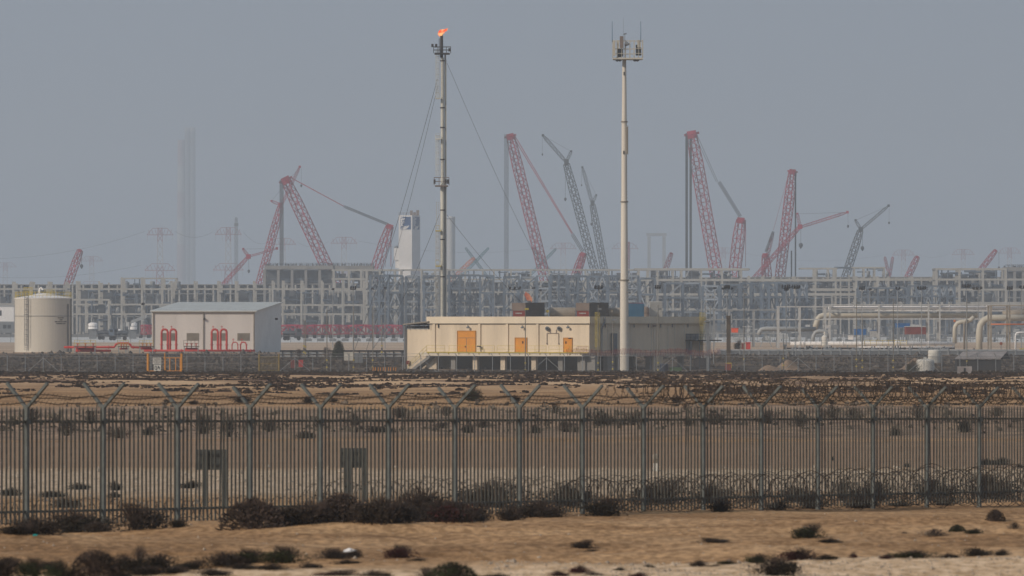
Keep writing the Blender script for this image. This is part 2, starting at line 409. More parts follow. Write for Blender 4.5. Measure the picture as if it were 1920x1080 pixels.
# ================= signboards behind the fence =================
def signboard(label, x0, x1, y0, y1, legs, base, Y):
    c = P((x0+x1)/2, base, Y); t = thing('signboard', label, 'signboard', (c.x, c.y, gz(c.x, c.y)), 'signboards seen from behind')
    m = MB(); a, b = P(x0, y1, Y), P(x1, y0, Y); m.box(a.x, Y, a.z, b.x, Y+.03, b.z); m.build('board', 'signback', t)
    for i, q in enumerate(legs):
        m = MB(); p = P(q, y1, Y); m.box(p.x-.085, Y-.09, gz(p.x, Y)-.4, p.x+.085, Y-.004, b.z-.03); m.build('leg', 'signback', t)
    m = MB()
    for zz in (.25, .75):
        z = a.z + (b.z-a.z)*zz; m.box(a.x+.05, Y-.05, z-.03, b.x-.05, Y-.003, z+.03)
    m.build('brace', 'dark', t)
signboard('broad grey signboard on two posts behind the fence, the lower of the two', 368, 428, 843, 881, (385, 421), 955, 186)
signboard('grey signboard on two posts behind the fence with narrower board', 637, 689, 840, 877, (653, 683), 950, 190)

# ================= desert bushes =================
def bush_meshes(seed, kind):
    rnd = random.Random(seed); lf = MB(); tw = MB()
    nleaf = 1500 if kind != 'sparse' else 420
    lobes = [(rnd.uniform(-.32,.32), rnd.uniform(-.25,.25), rnd.uniform(.15,.45), rnd.uniform(.22,.42)) for _ in range(7)]
    lobes.append((0,0,.25,.5))
    for i in range(nleaf):
        lx, ly, lz, lr = rnd.choice(lobes)
        while True:
            d = Vector((rnd.gauss(0,1), rnd.gauss(0,1), rnd.gauss(0,1))); 
            if d.length > .2: break
        d.normalize(); rr = lr*(rnd.random()**.4)*(1+.25*(rnd.random()**6))
        p = Vector((lx + d.x*rr, ly + d.y*rr, max(.0, lz + d.z*rr*1.05)))
        if kind == 'round':
            p = Vector((d.x*.5*rnd.random()**.3, d.y*.45*rnd.random()**.3, abs(d.z)*.93*(rnd.random()**.25)))
        s = rnd.uniform(.014,.036) if kind != 'sparse' else rnd.uniform(.012,.03)
        o = (p - Vector((0,0,-.3))).normalized(); o = (o + Vector((rnd.gauss(0,.5), rnd.gauss(0,.5), rnd.gauss(0,.4)))).normalized()
        e = o.cross(Vector((rnd.random(), rnd.random(), rnd.random()))).normalized()
        lf.add([p - o*s*1.3, p + e*s*.8, p + o*s*2.0, p - e*s*.8], [(0,1,2,3)])
    for i in range(110):
        a = rnd.uniform(0, 6.283); h = rnd.uniform(.45, 1.02); sp = rnd.uniform(.05,.52)*(1.15-h*.55)
        q = Vector((sp*math.cos(a), sp*math.sin(a), h*(1 - .5*sp))); mid = q*.5 + Vector((rnd.gauss(0,.03), rnd.gauss(0,.03), .05))
        tw.tube((q.x*.08, q.y*.08, -.02), mid, .010, 3, .007); tw.tube(mid, q, .007, 3, .003)
        for _ in range(2):
            e = q + Vector((rnd.gauss(0,.07), rnd.gauss(0,.07), rnd.uniform(0,.1))); tw.tube(mid.lerp(q,.6), e, .004, 3, .002)
    return lf, tw
BPROT = {}
def bush_proto(shape, leaf, seed):
    key = (shape, leaf, seed)
    if key not in BPROT:
        lf, tw = bush_meshes(seed*13+5, shape)
        a = lf.build('foliage', leaf, None); b = tw.build('stems', 'twig', None)
        ma, mb = a.data, b.data; bpy.data.objects.remove(a); bpy.data.objects.remove(b); BPROT[key] = (ma, mb)
    return BPROT[key]
KIND = {'b': ('lobed','leafbrown'), 'r': ('round','twig'), 'g': ('lobed','leafgreen'), 'd': ('lobed','leafdark'), 'c': ('lobed','leafred'), 's': ('sparse','leafgrey'), 'o': ('round','leafgreen')}
def bush(px, py, wp, hp, kind, label, group='scrub bushes on the sand', loc=None):
    g = loc if loc is not None else G(px, py)
    sh, lf = KIND[kind]; me = bush_proto(sh, lf, random.randint(0, 3))
    W_ = wp*g.y/F*(1.28 if g.y < 200 else 1.1); H_ = hp*g.y/F*1.05
    t = thing('desert_bush', label, 'bush', (g.x, g.y, g.z-.03), group)
    t.scale = (W_*1.0, W_*.75 if W_ < 1.2 else max(.8, W_*.45), H_*1.02); t.rotation_euler = (0, 0, 0)
    for nm, m_ in (('foliage', me[0]), ('stems', me[1])):
        o = bpy.data.objects.new(nm, m_); COL.objects.link(o); o.parent = t; o.rotation_euler = (0,0,random.choice((0, math.pi)))
    return t
BL = [
 (60,1000,95,34,'b','low brown bush at the fence foot below the first visible post'),
 (135,999,120,44,'d','wide dark bush at the fence foot beside a small sand heap'),
 (255,995,80,56,'b','upright twiggy bush against the pales between second and third post'),
 (338,990,34,20,'d','little black bush tight against the fence under the third post'),
 (475,992,106,60,'r','large rounded brown dome bush below the fourth fence post'),
 (575,983,95,46,'b','brown bush just past the big dome along the fence foot'),
 (640,978,90,56,'r','dense brown mound in front of the narrower signboard posts'),
 (715,974,90,46,'b','spreading brown bush between signboard and sixth post'),
 (785,972,100,60,'b','high grey-brown bush swallowing the sixth fence post foot'),
 (850,972,70,36,'c','reddish dark bush low beside the seventh fence post'),
 (900,970,55,28,'d','small black bush just past the seventh fence post'),
 (1010,969,80,34,'b','brown bush inside the razor coil at the eighth fence post'),
 (1140,968,72,38,'d','black oval bush in front of the ninth fence post'),
 (1355,960,42,24,'d','small dark bush at the sand edge below the eleventh post'),
 (1462,957,40,20,'d','flat dark bush under the razor coil by the twelfth post'),
 (1530,955,46,30,'b','brown bush caught in razor wire at the thirteenth post foot'),
 (1612,953,60,22,'b','low brown bush tangled in the coil before the fourteenth post'),
 (1690,950,40,12,'d','thin black bush strip at the pebbly fence foot'),
 (1760,948,40,20,'b','brown bush in the coil between the last two posts'),
 (930,952,120,52,'b','broad grey bush bank showing through pales after the seventh post'),
 (1060,950,90,44,'b','grey-brown bush behind the coil near the ninth post'),
 (1250,946,90,52,'b','dark bush behind the pales by the tenth fence post'),
 (1330,944,70,40,'b','dark bush behind the pales by the eleventh fence post'),
 (1420,944,60,30,'s','thin grey bush behind the pales past the eleventh post'),
 (1490,942,70,32,'b','brown bush behind the pales past the twelfth post'),
 (1580,942,50,44,'s','tall thin bush behind the pales near the thirteenth post'),
 (1650,940,80,40,'b','brown bush behind the pales by the fourteenth post'),
 (1745,938,80,44,'b','brown bush behind the pales at the fifteenth post'),
 (1850,936,90,50,'b','big dark bush behind the pales beside the last post'),
 (10,1082,75,36,'b','brown bush cut by the bottom corner of the view'),
 (68,1086,50,40,'g','olive bush among the brown ones at the bottom corner'),
 (112,1086,46,36,'g','dark green bush left of the rounded dome in the near row'),
 (178,1088,84,54,'r','rounded purple-brown dome bush in the near row'),
 (232,1072,64,34,'d','black bush leaning against the rounded dome bush'),
 (262,1052,34,30,'s','small wispy bush standing tallest in the near row'),
 (300,1067,66,32,'d','dark bush with a feathered top in the near row'),
 (365,1070,54,22,'d','low dark bush trailing into sand in the near row'),
 (420,1063,76,30,'b','wide flat bush with pale flecks in the near row'),
 (475,1056,70,30,'g','dark green slanting bush near a white bag'),
 (540,1056,72,36,'g','olive bush with spiky crown near a white bag'),
 (618,1050,54,24,'b','brown bush holding a scrap of white plastic'),
 (668,1046,28,20,'b','tiny brown bush just past the white plastic scrap'),
 (757,1046,50,28,'c','reddish bush slumped alone on the smooth sand'),
 (640,1086,74,20,'c','dark red low bush at the bottom edge'),
 (700,1088,60,22,'d','flat black bush at the bottom edge beside the red one'),
 (800,1088,52,26,'s','grey bush at the bottom edge beside a green one'),
 (848,1090,84,38,'o','round green bush at the bottom edge'),
 (935,1086,60,12,'d','flat dark bush crumbs at the bottom edge'),
 (1098,1028,38,20,'b','lone brown bush on the sandy track below the ninth post'),
 (1045,1082,34,14,'c','small red bush at the bottom edge of the gravel'),
 (1088,1076,34,18,'c','small maroon bush with raised crown on the gravel'),
 (1110,1080,34,10,'b','flat brown tuft beside the maroon bush'),
 (1165,1072,22,10,'g','tiny green tuft on the gravel edge'),
 (1200,1086,34,14,'c','dark red tuft touching the bottom edge'),
 (1215,1066,22,9,'g','tiny olive tuft just above the dark red one'),
 (1332,1020,48,12,'b','thin creeping brown bush on the sandy track'),
 (1312,1063,30,16,'b','small brown tuft on the gravel edge beside a green one'),
 (1340,1062,24,7,'g','flat green tuft on the gravel edge'),
 (1367,1061,36,12,'g','bright olive tuft on the gravel edge'),
 (1425,1056,44,22,'g','green bush growing behind the big black bush'),
 (1455,1080,74,42,'d','big black and maroon bush at the bottom edge of the gravel'),
 (1503,1051,66,26,'c','maroon bush on the gravel edge past the big black one'),
 (1548,1050,42,14,'d','low black bush trailing on the gravel edge'),
 (1520,1011,50,30,'g','spiky green bush leaning on the sandy track'),
 (1558,1020,36,10,'b','flat brown streak of bush below the spiky green one'),
 (1599,1047,14,14,'c','single tiny maroon sprig on the gravel edge'),
 (1664,1048,24,13,'c','small maroon tuft at the start of the hedge-like row'),
 (1715,1048,80,18,'g','long low green bush like a hedge on the gravel edge'),
 (1778,1047,34,13,'d','dark tuft between the long low bush and a taller one'),
 (1828,1044,52,20,'d','dark pointed bush near the end of the gravel edge row'),
 (1880,1042,24,15,'d','small dark bush that ends the gravel edge row'),
 (1795,998,28,16,'o','compact round green bush on the sandy track'),
 (1830,1001,34,13,'g','low green bush just past the compact round one'),
 (1752,1008,56,15,'s','creeping grey bush below the compact green one'),
 (1695,1004,18,6,'s','tiny grey creeping tuft on the sandy track'),
 (1866,980,32,24,'r','upright brown brush-shaped bush on the sandy track'),
 (1903,992,24,15,'s','wispy grey bush below the brush-shaped one'),
]
for px_, py_, w_, h_ in ((20,1062,60,22),(95,1070,44,18),(285,1080,80,18),(335,1076,50,16),(395,1076,60,14),(450,1072,54,15),(512,1068,52,16),(578,1066,44,14),(650,1058,44,12),(785,1053,34,9),(1112,1034,30,7),(1560,1022,40,7),(210,1084,50,18),(140,1080,40,16)):  # clumps added to draw shadow-like streaks trailing off the near bushes
    BL.append((px_, py_, w_, h_, 'd', 'low dark bush clump added as a shadow-like streak in the near row', 'low clumps of the near row'))
for px_, py_, w_, h_ in ((545,984,70,34),(610,980,60,30),(675,976,70,34),(745,973,60,36),(820,972,60,34),(870,971,60,28),(960,969,50,22),(40,1002,60,24),(180,998,50,22),(1040,970,50,22)):
    BL.append((px_, py_, w_, h_, 'b', 'low brown bush filling the scrub row along the fence foot', 'filling bushes of the fence foot row'))
for i_, b_ in enumerate(BL):
    if 690 < b_[0] < 980 and 960 < b_[1] < 980: BL[i_] = (b_[0], b_[1]+8, b_[2], b_[3]+8, *b_[4:])
for b_ in BL: bush(*b_)
MIDB = [
 (22,930,44,18,'d'),(145,918,46,14,'d'),(95,932,60,14,'d'),(215,920,26,20,'d'),(212,934,24,14,'d'),(362,916,44,16,'d'),(120,952,50,22,'b'),
 (572,823,36,16,'d'),(705,812,60,14,'d'),(828,806,34,12,'s'),(880,812,28,18,'d'),(905,806,44,14,'s'),(1000,814,22,18,'d'),(1080,812,20,12,'s'),
 (1683,817,24,16,'d'),(1810,813,26,26,'d'),(1845,815,14,6,'s'),(1850,872,34,14,'d'),(1880,872,40,16,'d'),(1912,878,30,10,'s'),(1562,864,8,10,'d'),(1700,876,14,10,'d'),
 (60,790,40,24,'s'),(125,820,40,34,'s'),(170,800,30,26,'s'),(225,822,60,22,'s'),(280,820,24,18,'d'),(380,816,60,36,'s'),(430,820,40,44,'s'),(465,816,30,28,'s'),(505,812,50,24,'s'),
 (450,757,40,16,'d'),(365,760,20,10,'d'),(310,758,14,8,'d'),(575,756,24,14,'d'),(625,754,18,8,'d'),(890,754,40,26,'g'),(965,756,20,14,'d'),(1040,776,30,22,'s'),(750,790,50,24,'s'),
 (835,780,30,20,'s'),(1130,800,90,26,'s'),(1190,798,60,26,'s'),(1290,800,40,18,'s'),(1340,798,70,22,'s'),(1500,800,50,22,'s'),(1270,756,20,16,'d'),(1285,770,18,14,'s'),(1525,758,14,14,'d'),
 (1440,795,50,26,'s'),(1600,788,50,22,'s'),(1720,784,40,24,'s'),(1870,784,40,18,'s'),(1560,786,40,24,'s'),(1060,812,60,20,'s'),(665,800,50,22,'s'),(600,806,40,20,'s')]
for i_, (a_, b_, c_, d_, e_) in enumerate(MIDB):
    bush(a_, b_, c_, d_, e_, {'d': 'small dark scrub bush on the flat ground beyond the palisade fence', 's': 'grey thin scrub bush on the verge beyond the palisade fence', 'b': 'brown scrub bush on the pebbles beyond the palisade fence', 'g': 'broad olive bush on the sand bank beyond the seventh fence post'}[e_],
         {'d': 'dark bushes beyond the fence', 's': 'grey verge bushes beyond the fence'}.get(e_, 'other bushes beyond the fence'))
# uncountable scrub cover of the flat beyond the fence (x: photo rows 700-740) and the dark bank before the plant
def scatter(name, label, cat, n, yr, xr, size, mtl, seed, dens=None, hfac=.55, leaves=5):
    rnd = random.Random(seed); m = MB()
    for _ in range(n):
        y = rnd.uniform(*yr)**1.0; x = rnd.uniform(*xr)*y/F
        if dens and not dens(x, y): continue
        s = rnd.uniform(*size)*(1 + .8*rnd.random()**5); z = gz(x, y)
        for _k in range(leaves):
            a = rnd.uniform(0, 6.28); r1 = s*rnd.uniform(.1,.55); cx, cy = x + r1*math.cos(a), y + r1*math.sin(a); h = s*hfac*rnd.uniform(.5,1.1); ww = s*rnd.uniform(.25,.5)
            t = rnd.uniform(0, 3.14); dx, dy = ww*math.cos(t), ww*math.sin(t)
            m.add([(cx-dx, cy-dy, z-.05), (cx+dx, cy+dy, z-.05), (cx+dx*.5+rnd.uniform(-.1,.1), cy+dy*.5, z+h), (cx-dx*.2, cy-dy*.3, z+h*1.15), (cx-dx*.8, cy-dy*.6, z+h*.7)], [(0,1,2,3,4)])
    o = m.build(name, mtl, None); tag(o, label, cat, kind='stuff'); return o
big = lambda x, y: noise.noise(Vector((x*.09, y*.03, 3))) + .6*noise.noise(Vector((x*.4, y*.09, 9))) > .04 - max(0, min(1, (y-540)/130))*.36
scatter('scrub_cover', 'low brown scrub covering the sand flat', 'scrub', 26000, (425, 720), (-1050, 1050), (.10,.36), 'scrubfar', 11, big, .35)
scatter('scrub_tufts', 'sparse dry tufts on the verge behind the fence', 'scrub', 1600, (318, 372), (-1100, 1100), (.08,.28), 'leafgrey', 12, lambda x, y: noise.noise(Vector((x*.12, y*.1, 5))) > -.1, .6)
scatter('bank_scrub', 'dark tangled scrub on the bank before the plant', 'scrub', 16000, (680, 1085), (-1100, 1100), (.15,.42), 'bankfar', 13, lambda x, y: not (915 < y < 1010 and -17 < x < 38) and noise.noise(Vector((x*.05,y*.04,7))) > -.12, .5)
scatter('bank_weeds', 'grey weeds on the bank before the plant', 'scrub', 7000, (760, 1090), (-1100, 1100), (.12,.4), 'weed', 14, lambda x, y: not (915 < y < 1010 and -17 < x < 38) and noise.noise(Vector((x*.06,y*.03,2))) > -.05, .5)
# stones
def stones(name, label, n, yr, xr, sz, mtl, seed):
    rnd = random.Random(seed); m = MB()
    for _ in range(n):
        y = rnd.uniform(*yr); x = rnd.uniform(*xr)*y/F; s = rnd.uniform(*sz)*(1+2*rnd.random()**8); z = gz(x, y) + s*.15
        vs = [Vector((x,y,z)) + Vector(d).normalized()*s*rnd.uniform(.7,1.2) for d in ((1,0,0),(0,1,0),(-1,0,0),(0,-1,0),(0,0,.8),(0,0,-.6))]
        m.add(vs, [(0,1,4),(1,2,4),(2,3,4),(3,0,4),(1,0,5),(2,1,5),(3,2,5),(0,3,5)])
    tag(m.build(name, mtl, None), label, 'stones', kind='stuff')
mat('pale_stone', (.42, .34, .26), .95, .2, 3); M['stone'] = MATS['pale_stone']
M['riprap'] = mat('dark_rubble', (.10, .085, .07), .95, .45, .5)
stones('berm_gravel', 'pale gravel on the berm closest to the camera', 3800, (96, 113), (-60, 1100), (.008,.022), 'stone', 21)
stones('track_pebbles', 'scattered pebbles on the sandy track', 2600, (104, 178), (-1100, 1100), (.006,.018), 'stone', 22)
stones('fence_foot_stones', 'pebbles beyond the palisade fence', 1500, (196, 248), (-1100, 1100), (.02,.05), 'stone', 23)
stones('rock_rubble', 'dark broken rock and rubble below the plant', 2500, (960, 1125), (-1150, 1150), (.08,.3), 'riprap', 24)

# litter
def litter(name, px, py, s, mtl, label, seed, cat):
    g = G(px, py); rnd = random.Random(seed); m = MB(); n = 9; vs = []
    for j in range(n):
        for i in range(n):
            x = (i/(n-1)-.5)*s; y = (j/(n-1)-.5)*s*.6
            vs.append((g.x + x + .25*s*(j/(n-1))**2, g.y + y, g.z + .04 + s*.35*(j/(n-1))*(1-abs(i/(n-1)-.4)) + rnd.uniform(0,.09)*s))
    o = len(vs); vs += [(a, b-.004, c-.006) for a, b, c in vs]
    fs = [(j*n+i, j*n+i+1, (j+1)*n+i+1, (j+1)*n+i) for j in range(n-1) for i in range(n-1)]; fs += [tuple(k+o for k in f[::-1]) for f in fs]
    m.add(vs, fs); tag(m.build(name, mtl, None, g), label, cat)
litter('plastic_bag', 653, 1040, .22, 'white', 'crumpled white plastic bag caught on a brown bush', 1, 'plastic bag')
litter('plastic_scrap', 65, 1009, .09, 'teal', 'small teal plastic scrap lying on the sand', 2, 'litter')
# small marker post seen through the fence
g = G(1230, 884); t = thing('marker_post', 'short pale marker post with a cap behind the tenth fence post', 'marker post', g)
MB().cbox((g.x, g.y, g.z-.2), .20, .20, .50).build('base', 'offwhite', t)
MB().lathe((g.x, g.y, g.z+.303), [(.06,0),(.07,.12),(.12,.15),(.12,.3),(.05,.36)], 12).build('head', 'tan', t)
M['doorframe'] = mat('door_frame_paint', (.42,.19,.035), .6, .1, 1)
# ================= cream substation building =================
BZ = gz(0, 945) - .1
BC = Vector((PX(1105, 945), 945, 0)); A38 = R(38)
BU = Vector((-math.cos(A38), math.sin(A38), 0)); BV = Vector((math.sin(A38), math.cos(A38), 0))
NU = Vector((-math.sin(A38), -math.cos(A38), 0))    # outward normal of the sunny facade
NV = Vector((math.cos(A38), -math.sin(A38), 0))     # outward normal of the shaded facade
def ua(px, o=0.0):    # distance along sunny facade for a pixel column (o = metres in front of it)
    q = BC + NU*o; k = px-960; return (F*q.x - k*q.y) / (k*BU.y - F*BU.x)
def va(px, o=0.0):
    q = BC + NV*o; k = px-960; return (F*q.x - k*q.y) / (k*BV.y - F*BV.x)
def zb(py): return PZ(py, 945)
LU, LV = ua(803, .35), va(1322, .35)
ZR, ZP, ZD, ZS = zb(593.5), zb(606.5), zb(661.5), zb(668)
bl = thing('substation_building', 'long cream substation raised on columns with orange doors', 'building', (BC.x, BC.y, BZ))
def fu(px0, px1, py0, py1, d0, d1):   # box on the sunny facade
    m = MB(); return fub(m, px0, px1, py0, py1, d0, d1)
def fub(m, px0, px1, py0, py1, d0, d1):
    a, b = ua(px1), ua(px0); z1, z0 = zb(py0), zb(py1)
    return m.obox(BC + BU*a + NU*d0 + Vector((0,0,z0)), BU*(b-a), NU*(d1-d0), Vector((0,0,z1-z0)))
def fvb(m, px0, px1, py0, py1, d0, d1):
    a, b = va(px0), va(px1); z1, z0 = zb(py0), zb(py1)
    return m.obox(BC + BV*a + NV*d0 + Vector((0,0,z0)), BV*(b-a), NV*(d1-d0), Vector((0,0,z1-z0)))
Zv = lambda z: Vector((0,0,z))
m = MB(); m.obox(BC + Zv(ZD), BU*LU, BV*LV, Zv(ZP-ZD+.002)); m.build('wall', 'cream', bl)
m = MB(); T = .35
m.obox(BC - BU*T - BV*T + Zv(ZP), BU*(LU+2*T), BV*(LV+2*T), Zv(ZR-.45-ZP)); m.build('roof', 'creamtrim', bl)
m = MB(); z = Zv(ZR-.45)
o = BC - BU*T - BV*T + z
m.obox(o, BU*(LU+2*T), BV*.3, Zv(.45)); m.obox(o + BV*(LV+2*T-.3), BU*(LU+2*T), BV*.3, Zv(.45))
m.obox(o + BV*.3, BU*.3, BV*(LV+2*T-.6), Zv(.45)); m.obox(o + BV*.3 + BU*(LU+2*T-.3), BU*.3, BV*(LV+2*T-.6), Zv(.45))
m.build('parapet', 'creamtrim', bl)
# deck slab and columns of the undercroft
m = MB(); m.obox(BC - BU*.2 + NU*1.9 + Zv(ZS), BU*(LU+.6), -NU*(LV+1.9), Zv(ZD-ZS-.002)); m.build('deck_slab', 'deck', bl)
for i_ in range(7):
    for j_ in range(4):
        uu = [ua(896), ua(948), ua(1006), ua(1056), ua(1098), ua(855), ua(814)][i_]
        m = MB(); s = .85 if i_ < 6 else 2.0
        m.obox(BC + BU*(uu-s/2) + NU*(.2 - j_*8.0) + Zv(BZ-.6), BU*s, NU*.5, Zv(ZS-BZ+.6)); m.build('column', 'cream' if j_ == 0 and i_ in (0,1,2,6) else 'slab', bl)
m = MB(); m.obox(BC + BU*.6 - NU*5 + Zv(BZ-.5), BU*(LU-1), -NU*.3, Zv(ZS-BZ+.5)); m.build('undercroft_shade_wall', 'black', bl)  # black wall carries the undercroft's shade in its colour
for px0, px1 in ((1085,1098),(1100,1118),(1136,1149),(1226,1240)):
    m = MB(); fvb(m, px0, px1, 668.2, 697, -.5, .3) if px0 > 1104 else fub(m, px0, px1, 668.2, 697, -.5, .3)
    m.build('column', 'cream' if px0 == 1226 else 'slab', bl)
# panel joints
m = MB()
for px in (815, 900, 952, 1009): fub(m, px-2.2, px+2.2, 606.8, 661.4, .003, .22)
m.build('pilaster', 'cream', bl)
m = MB()
for px in (1126, 1139, 1180, 1183, 1221, 1226, 1252, 1265, 1283): fvb(m, px-.6, px+.6, 607, 666, .003, .07)
m.build('wall_joint', 'deck', bl)
m = MB(); fub(m, 803.5, 1104, 606.6, 608, .003, .12); m.build('drip_edge', 'tan', bl)
# doors
for a_, b_, t_ in ((859, 892, 621), (967, 988, 634), (1058, 1073, 634)):
    m = MB(); fub(m, a_-.9, a_-.05, t_-.9, 661.4, .003, .16); fub(m, b_+.05, b_+.9, t_-.9, 661.4, .003, .16); fub(m, a_-.02, b_+.02, t_-.9, t_-.05, .003, .16); m.build('door_frame', 'doorframe', bl)
d = fu(859, 892, 621, 661.4, .003, .09).build('door', 'orange', bl); d['label'] = 'tall double orange door'
m = MB(); fub(m, 859.5, 891.5, 633.6, 634.4, .093, .12); fub(m, 875, 875.8, 634.6, 661, .093, .11); m.build('door_seam', 'brown', d)
m = MB(); fub(m, 873, 874, 649, 652, .115, .2); m.build('handle', 'dark', d)
d = fu(967, 988, 634, 661.4, .003, .09).build('door', 'orange', bl)
m = MB(); fub(m, 980, 982.2, 640, 644.5, .093, .12); m.build('window', 'black', d)
d = fu(1058, 1073, 634, 661.4, .003, .09).build('door', 'orange', bl)
m = MB(); fub(m, 1060.8, 1063, 640, 644.5, .093, .12); m.build('window', 'black', d)
m = MB(); fub(m, 1067, 1073, 633.2, 635, .093, .2); m.build('closer', 'dark', d)
# wall lamps, extract fans
def onU(px, py, d_): return BC + BU*ua(px, d_) + NU*d_ + Zv(zb(py))
def onV(px, py, d_): return BC + BV*va(px, d_) + NV*d_ + Zv(zb(py))
for px in (877, 979, 1064.5):
    m = MB(); m.tube(onU(px, 610, .02), onU(px, 612, .5), .05, 5); m.lathe(onU(px, 614.5, .5), [(.05,.2),(.22,.12),(.24,-.05),(.1,-.1)], 10); m.build('wall_lamp', 'grey', bl)
for px in (823,):
    m = MB(); fub(m, px-.7, px+.7, 607.5, 615, .06, .2); m.build('down_spout', 'dark', bl)
for px, px2 in ((1026, 1032), (1048, 1043)):
    f_ = MB().tube(onU(px, 616, .004), onU(px, 616, .5), .33, 14, .30).build('extract_fan', 'grey', bl)
    MB().tube(onU(px, 616, .503), onU(px, 616, .56), .14, 10).build('hub', 'dark', f_)
    q = px-.5; m = MB(); m.tube(onU(q, 625, .1), onU(q, 644, .1), .045, 5); m.tube(onU(q, 644, .1), onU(q, 645.6, .1), .12, 6); m.tube(onU(px2, 618, .1), onU(px2, 624.6, .1), .04, 5); m.build('conduit', 'brown', bl)
m = MB(); m.tube(onU(1026, 624.8, .1), onU(1047, 624.8, .1), .04, 5); m.build('conduit', 'brown', bl)
m = MB(); fub(m, 900.5, 904.5, 648.5, 651, .4, .8); m.tube(onU(902, 651, .6), onU(902, 661.5, .6), .06, 5); m.build('control_post', 'dark', bl)
# yellow railing of the deck
def railing(px0, px1, step, top, deck, d_, on, name='railing', mtl='yellow'):
    m = MB(); n = max(1, int((px1-px0)/step))
    for i in range(n+1):
        px = px0 + (px1-px0)*i/n; m.tube(on(px, deck, d_), on(px, top, d_), .035, 4)
    for zz in (top, (top+deck)/2): m.tube(on(px0, zz, d_), on(px1, zz, d_), .032, 4)
    return m
for a_, b_ in ((800, 834), (842, 880), (885, 927), (932, 977), (982, 1024), (1029, 1068), (1071, 1103)):
    m = railing(a_, b_, 18, 648.5, 661.5, 1.8, onU)
    m.build('railing', 'yellow', bl)
m = MB(); m.tube(onU(800, 661.2, 1.93), onU(1103, 661.2, 1.93), .09, 4)
for px in list(range(803, 1104, 19)): m.tube(onU(px, 660.5, 1.94), onU(px, 665, 1.94), .1, 4)
m.build('toe_board', 'yellow', bl)
m = MB()
for px in range(1082, 1104, 3): m.tube(onU(px, 661, .9), onU(px, 650, .9), .03, 4)
m.tube(onU(1082, 650, .9), onU(1103, 650, .9), .03, 4); m.build('rebar_cage', 'rust', bl)
# stair down at the end
st = MB(); a, b = onU(806, 668, 1.9), onU(766, 699, 1.9)
nst = 14
for i in range(nst):
    t = i/nst; p = a.lerp(b, t); q = a.lerp(b, t+1/nst)
    st.obox(Vector((p.x, p.y, q.z-.25)), Vector((q.x-p.x, q.y-p.y, 0)), -NU*1.4, Zv(p.z-q.z+.25))
st.obox(a + Zv(-.35), b-a, NU*.1, Zv(.45)); stair = st.build('stair', 'slab', bl)
m = MB(); a2, b2 = onU(800, 649, 1.9), onU(766, 683, 1.9)
for off in (0, -.55): m.tube(a2+Zv(off), b2+Zv(off), .03, 4)
for i in range(6):
    p = a2.lerp(b2, i/5); m.tube(p, p + Zv(-1.05), .03, 4)
m.build('handrail', 'yellow', stair)
# end wing with sloping canopy
m = MB(); m.obox(BC + BU*(LU+.0) - NU*.02 + Zv(BZ-.5), BU*(ua(761)-LU), -NU*9, Zv(zb(618)-BZ+.5)); wing = m.build('side_wing', 'cream', bl)
m = MB(); m.obox(BC + BU*(LU+.3) + NU*.0 + Zv(zb(618)+.003), BU*(ua(761)-LU-.2), -NU*9.1, Zv(.12)); m.build('coping', 'lightgrey', wing)
m = MB(); a, b = onU(803, 603.5, .6), onU(755, 609, .6)
m.obox(a + Zv(-.05), b-a, -NU*9, Zv(.18)); cp = m.build('canopy', 'tan', bl)
m = MB()
for i in range(5):
    p = onU(805 - i*9.5, 606+i, .3); m.tube(Vector((p.x, p.y, zb(618))), Vector((p.x, p.y, zb(605+i))), .05, 4)
m.obox(onU(812, 617.5, -1.5), BU*(ua(762)-ua(812)), -NU*6, Zv(zb(608)-zb(617.5)-.25)); m.build('canopy_shade_fill', 'dark', cp)  # thin posts, and a dark solid box standing in for shade under the canopy
m = MB(); p = onU(759, 697, .3); m.tube(Vector((p.x,p.y,BZ-.5)), Vector((p.x, p.y, zb(610))), .14, 6); m.build('corner_post', 'grey', bl)
m = MB(); m.cbox(onU(765, 685, .3), .5, .3, .55); m.build('hose_box', 'rust', bl)
# shaded facade: ladders, pipe, cabinet, platform
def caged_ladder(px0, px1, py0, py1, on, d_, mtl, parent, cage=True):
    m = MB(); 
    for px in (px0, px1): m.tube(on(px, py1, d_), on(px, py0, d_), .04, 4)
    z0, z1 = on(px0, py1, d_).z, on(px0, py0, d_).z; n = int((z1-z0)/.32)
    for i in range(n):
        t = (i+.5)/n; py = py1 + (py0-py1)*t; m.tube(on(px0, py, d_), on(px1, py, d_), .02, 4)
    la = m.build('ladder', mtl, parent)
    if cage:
        m = MB(); ex = (px1-px0)*.35
        for j in range(5):
            px = px0-ex + (px1-px0+2*ex)*j/4; dd = d_ + .25 + .5*math.sin(math.pi*j/4)
            m.tube(on(px, py1-(py1-py0)*.2, dd), on(px, py0, dd), .028, 4)
        n = int((z1-z0)*.8/.9)
        for i in range(n+1):
            py = py0 + (py1-py0)*.8*i/n
            for j in range(4):
                f = lambda j: on(px0-ex + (px1-px0+2*ex)*j/4, py, d_ + .25 + .5*math.sin(math.pi*j/4))
                m.tube(f(j), f(j+1), .035, 4)
        m.build('cage', mtl, la)
    return la
caged_ladder(1117.5, 1122.5, 586, 665, onV, .6, 'yellow', bl)
caged_ladder(1314, 1320, 586, 662, onV, .6, 'yellow', bl)
m = MB(); m.path([onV(1134, 595, .5), onV(1134, 604, .5), onV(1130, 611, .5), onV(1128.5, 616, .5), onV(1128, 664, .5)], .13, 8); m.build('vent_pipe', 'grey', bl)
m = MB(); fvb(m, 1144.5, 1151.5, 625, 665, .08, .6); cb = m.build('cable_riser', 'grey', bl)
for px in (1135, 1163, 1189, 1216, 1239, 1261, 1290):
    m = MB(); m.tube(onV(px, 607.5, .2), onV(px, 614, .2), .09, 5); m.build('down_spout', 'grey', bl)
